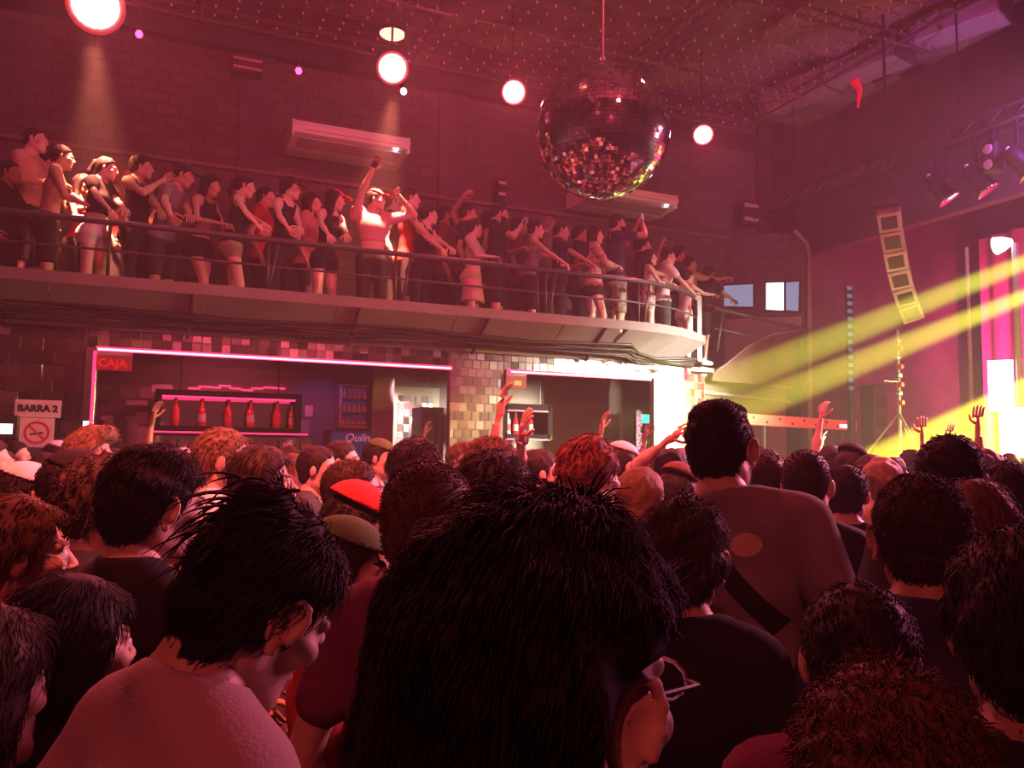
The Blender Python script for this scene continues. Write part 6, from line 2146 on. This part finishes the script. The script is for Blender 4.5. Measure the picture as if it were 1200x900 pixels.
# necklace-like light cord loops at the ear of the nearest person: thin earring
rg = R_BIG
e_ = MB()
e_.tube([(0.084 + 0.006 * math.sin(t), -0.008, -0.042 + 0.012 * math.cos(t)) for t in np.linspace(0, 2 * math.pi, 13)], 0.0012, 5)
o = e_.build('earring', K['chrome'], rg['root'])
o.matrix_local = Matrix.Translation(Vector(rg['hc'])) @ Matrix((rg['Rh'] * rg['hs']).tolist()).to_4x4()
# loose locks flying to the left from the tied up hair
rg = R_TIED
lk = MB()
r_ = np.random.default_rng(5)
left = rg['Rw'].T @ A3(-_r)
for k in range(70):
    p0 = rg['hc'] + rg['Rh'] @ (A3((r_.normal(0, 0.025), -0.085 + r_.normal(0, 0.015), 0.095 + r_.normal(0, 0.02))) * rg['hs'])
    L = r_.uniform(0.05, 0.13)
    dv = left + r_.normal(0, 0.22, 3) + A3((0, 0, 0.25))
    dv /= np.linalg.norm(dv)
    dr_ = r_.uniform(0.3, 0.9)
    lk.tube([p0 + dv * L * t - A3((0, 0, dr_ * L * t * t)) for t in (0, 0.2, 0.4, 0.6, 0.8, 1.0)], [0.0024, 0.0022, 0.0019, 0.0015, 0.001, 0.0004], 4)
lk.build('loose_hair', HAIRC['black'], rg['root'], smooth=True)
# wristwatch on the raised arm
rg = R_UP
sh, el, wr = rg['arms'][-1]
ax_ = Vector(wr - el).normalized()
MB().lathe([(0.034, -0.012), (0.036, 0), (0.034, 0.012)], Vector(wr - A3(ax_) * 0.03), 12, ax_.to_track_quat('Z', 'Y').to_matrix()).build('wristwatch', K['chrome'], rg['root'])

# ---------------------------------------------------------------- the rest of the crowd: copies of a few dozen built people
protos = []
pk = [dict(hair='short', hairc='black', top='tshirt', topc='black'), dict(hair='long', hairc='dark', top='tank', topc='plum', female=True), dict(hair='medium', hairc='brown', top='tshirt', topc='red'),
      dict(hair='buzz', hairc='dark', top='tshirt', topc='white'), dict(hair='curly', hairc='black', top='tshirt', topc='charcoal'), dict(hair='ponytail', hairc='dark', top='tank', topc='black', female=True),
      dict(hair='short', hairc='dark', hat='cap', hatc='black', top='tshirt', topc='grey'), dict(hair='quiff', hairc='brown', top='tshirt', topc='navy', beard=True), dict(hair='longwave', hairc='brown', top='tshirt', topc='pink', female=True),
      dict(hair='messy', hairc='fair', top='tshirt', topc='brown'), dict(hair='bob', hairc='black', top='tshirt', topc='beige', female=True), dict(hair='fade', hairc='black', top='tank', topc='grey', armR='high'),
      dict(hair='short', hairc='grey', top='tshirt', topc='khaki', glasses=True), dict(hair='short', hairc='black', hat='cap', hatc='white', top='tshirt', topc='plum')]
desc = ['black haired person in black', 'long haired woman in plum vest', 'brown haired person in red', 'shaven headed person in white', 'curly person in charcoal', 'ponytailed woman in black',
        'black capped person in grey', 'bearded person in navy', 'wavy haired woman in pink', 'fair haired person in brown', 'bobbed woman in beige', 'person raising one arm', 'grey haired person in khaki', 'white capped person in plum']
taken = [(x, y) for x, y, z, r in people if z < 1]
slots = []
r_ = np.random.default_rng(21)
yy = 9.0
row = 0
while yy > 2.6:
    xx = -2.2 + (row % 2) * 0.35
    while xx < 9.4:
        x, y = xx + r_.uniform(-0.1, 0.1), yy + r_.uniform(-0.1, 0.1)
        d = (Vector((x, y, 1.6)) - CAM).dot(_f)
        q = (Vector((x, y, 1.7)) - CAM)
        pxx = 600 + F_PX * q.dot(_r) / q.dot(_f)
        if d > 3.3 and -70 < pxx < 1270 and all((x - a) ** 2 + (y - b) ** 2 > 0.50 ** 2 for a, b in taken):
            slots.append((pxx, x, y, d, row))
            taken.append((x, y))
        xx += 0.70
    yy -= 0.68
    row += 1
slots.sort()
used = set()
rows_name = ['rearmost', 'second rearmost', 'third rearmost', 'rear middle', 'middle', 'front middle', 'third foremost', 'second foremost', 'foremost', 'foremost']
marks = [(90, 'under the white BARRA 2 sign'), (180, 'left of the lit hanging shelf'), (350, 'below the lit hanging shelf'), (460, 'below the blue fridge'), (530, 'below the glittering doorway'), (590, 'below the tiled pillar'), (690, 'below the right bar shelf'),
         (770, 'below the green exit light'), (830, 'below the bright tiled corner'), (1005, 'below the red lit beam'), (1080, 'near the tripod stand'), (1150, 'in the yellow beams before the stage'), (1400, 'before the white screens at the right')]
for i, (pxx, x, y, d, row) in enumerate(slots):
    pi = (i * 5 + row * 3) % 14
    facing = math.degrees(math.atan2(12.5 - x, 5.0 - y)) + r_.normal(12, 30)
    mk = [m for lim, m in marks if pxx < lim][0]
    lb = '%s, %s row %s' % (desc[pi], rows_name[min(row, 9)], mk)
    tries = 0
    while lb in used and tries < 14:
        tries += 1
        pi = (pi + 1) % 14
        lb = '%s, %s row %s' % (desc[pi], rows_name[min(row, 9)], mk)
    used.add(lb)
    if pi not in [a for a, _ in protos]:
        rt, rg = person(lb, (x, y, 0), facing, height=1.70, group=FLR, h=0.032, hh=0.0115, hseed=100 + pi, skin=pi % 3, bottom='trousers', bottomc='black', **pk[pi])
        protos.append((pi, rt))
    else:
        src = [b for a, b in protos if a == pi][0]
        rt = src.copy()
        COL.objects.link(rt)
        for c_ in list(src.children):
            cc = c_.copy()
            cc.parent = rt
            COL.objects.link(cc)
        rt['label'] = lb
        rt['group'] = FLR
        rt.location = (x, y, 0)
        rt.rotation_euler = (0, 0, math.radians(-facing))
    sc_ = 0.965 + 0.07 * r_.random()
    rt.scale = (sc_, sc_, sc_)
print('people:', len(people) + len(slots), 'tiles:', n_tiles[0])
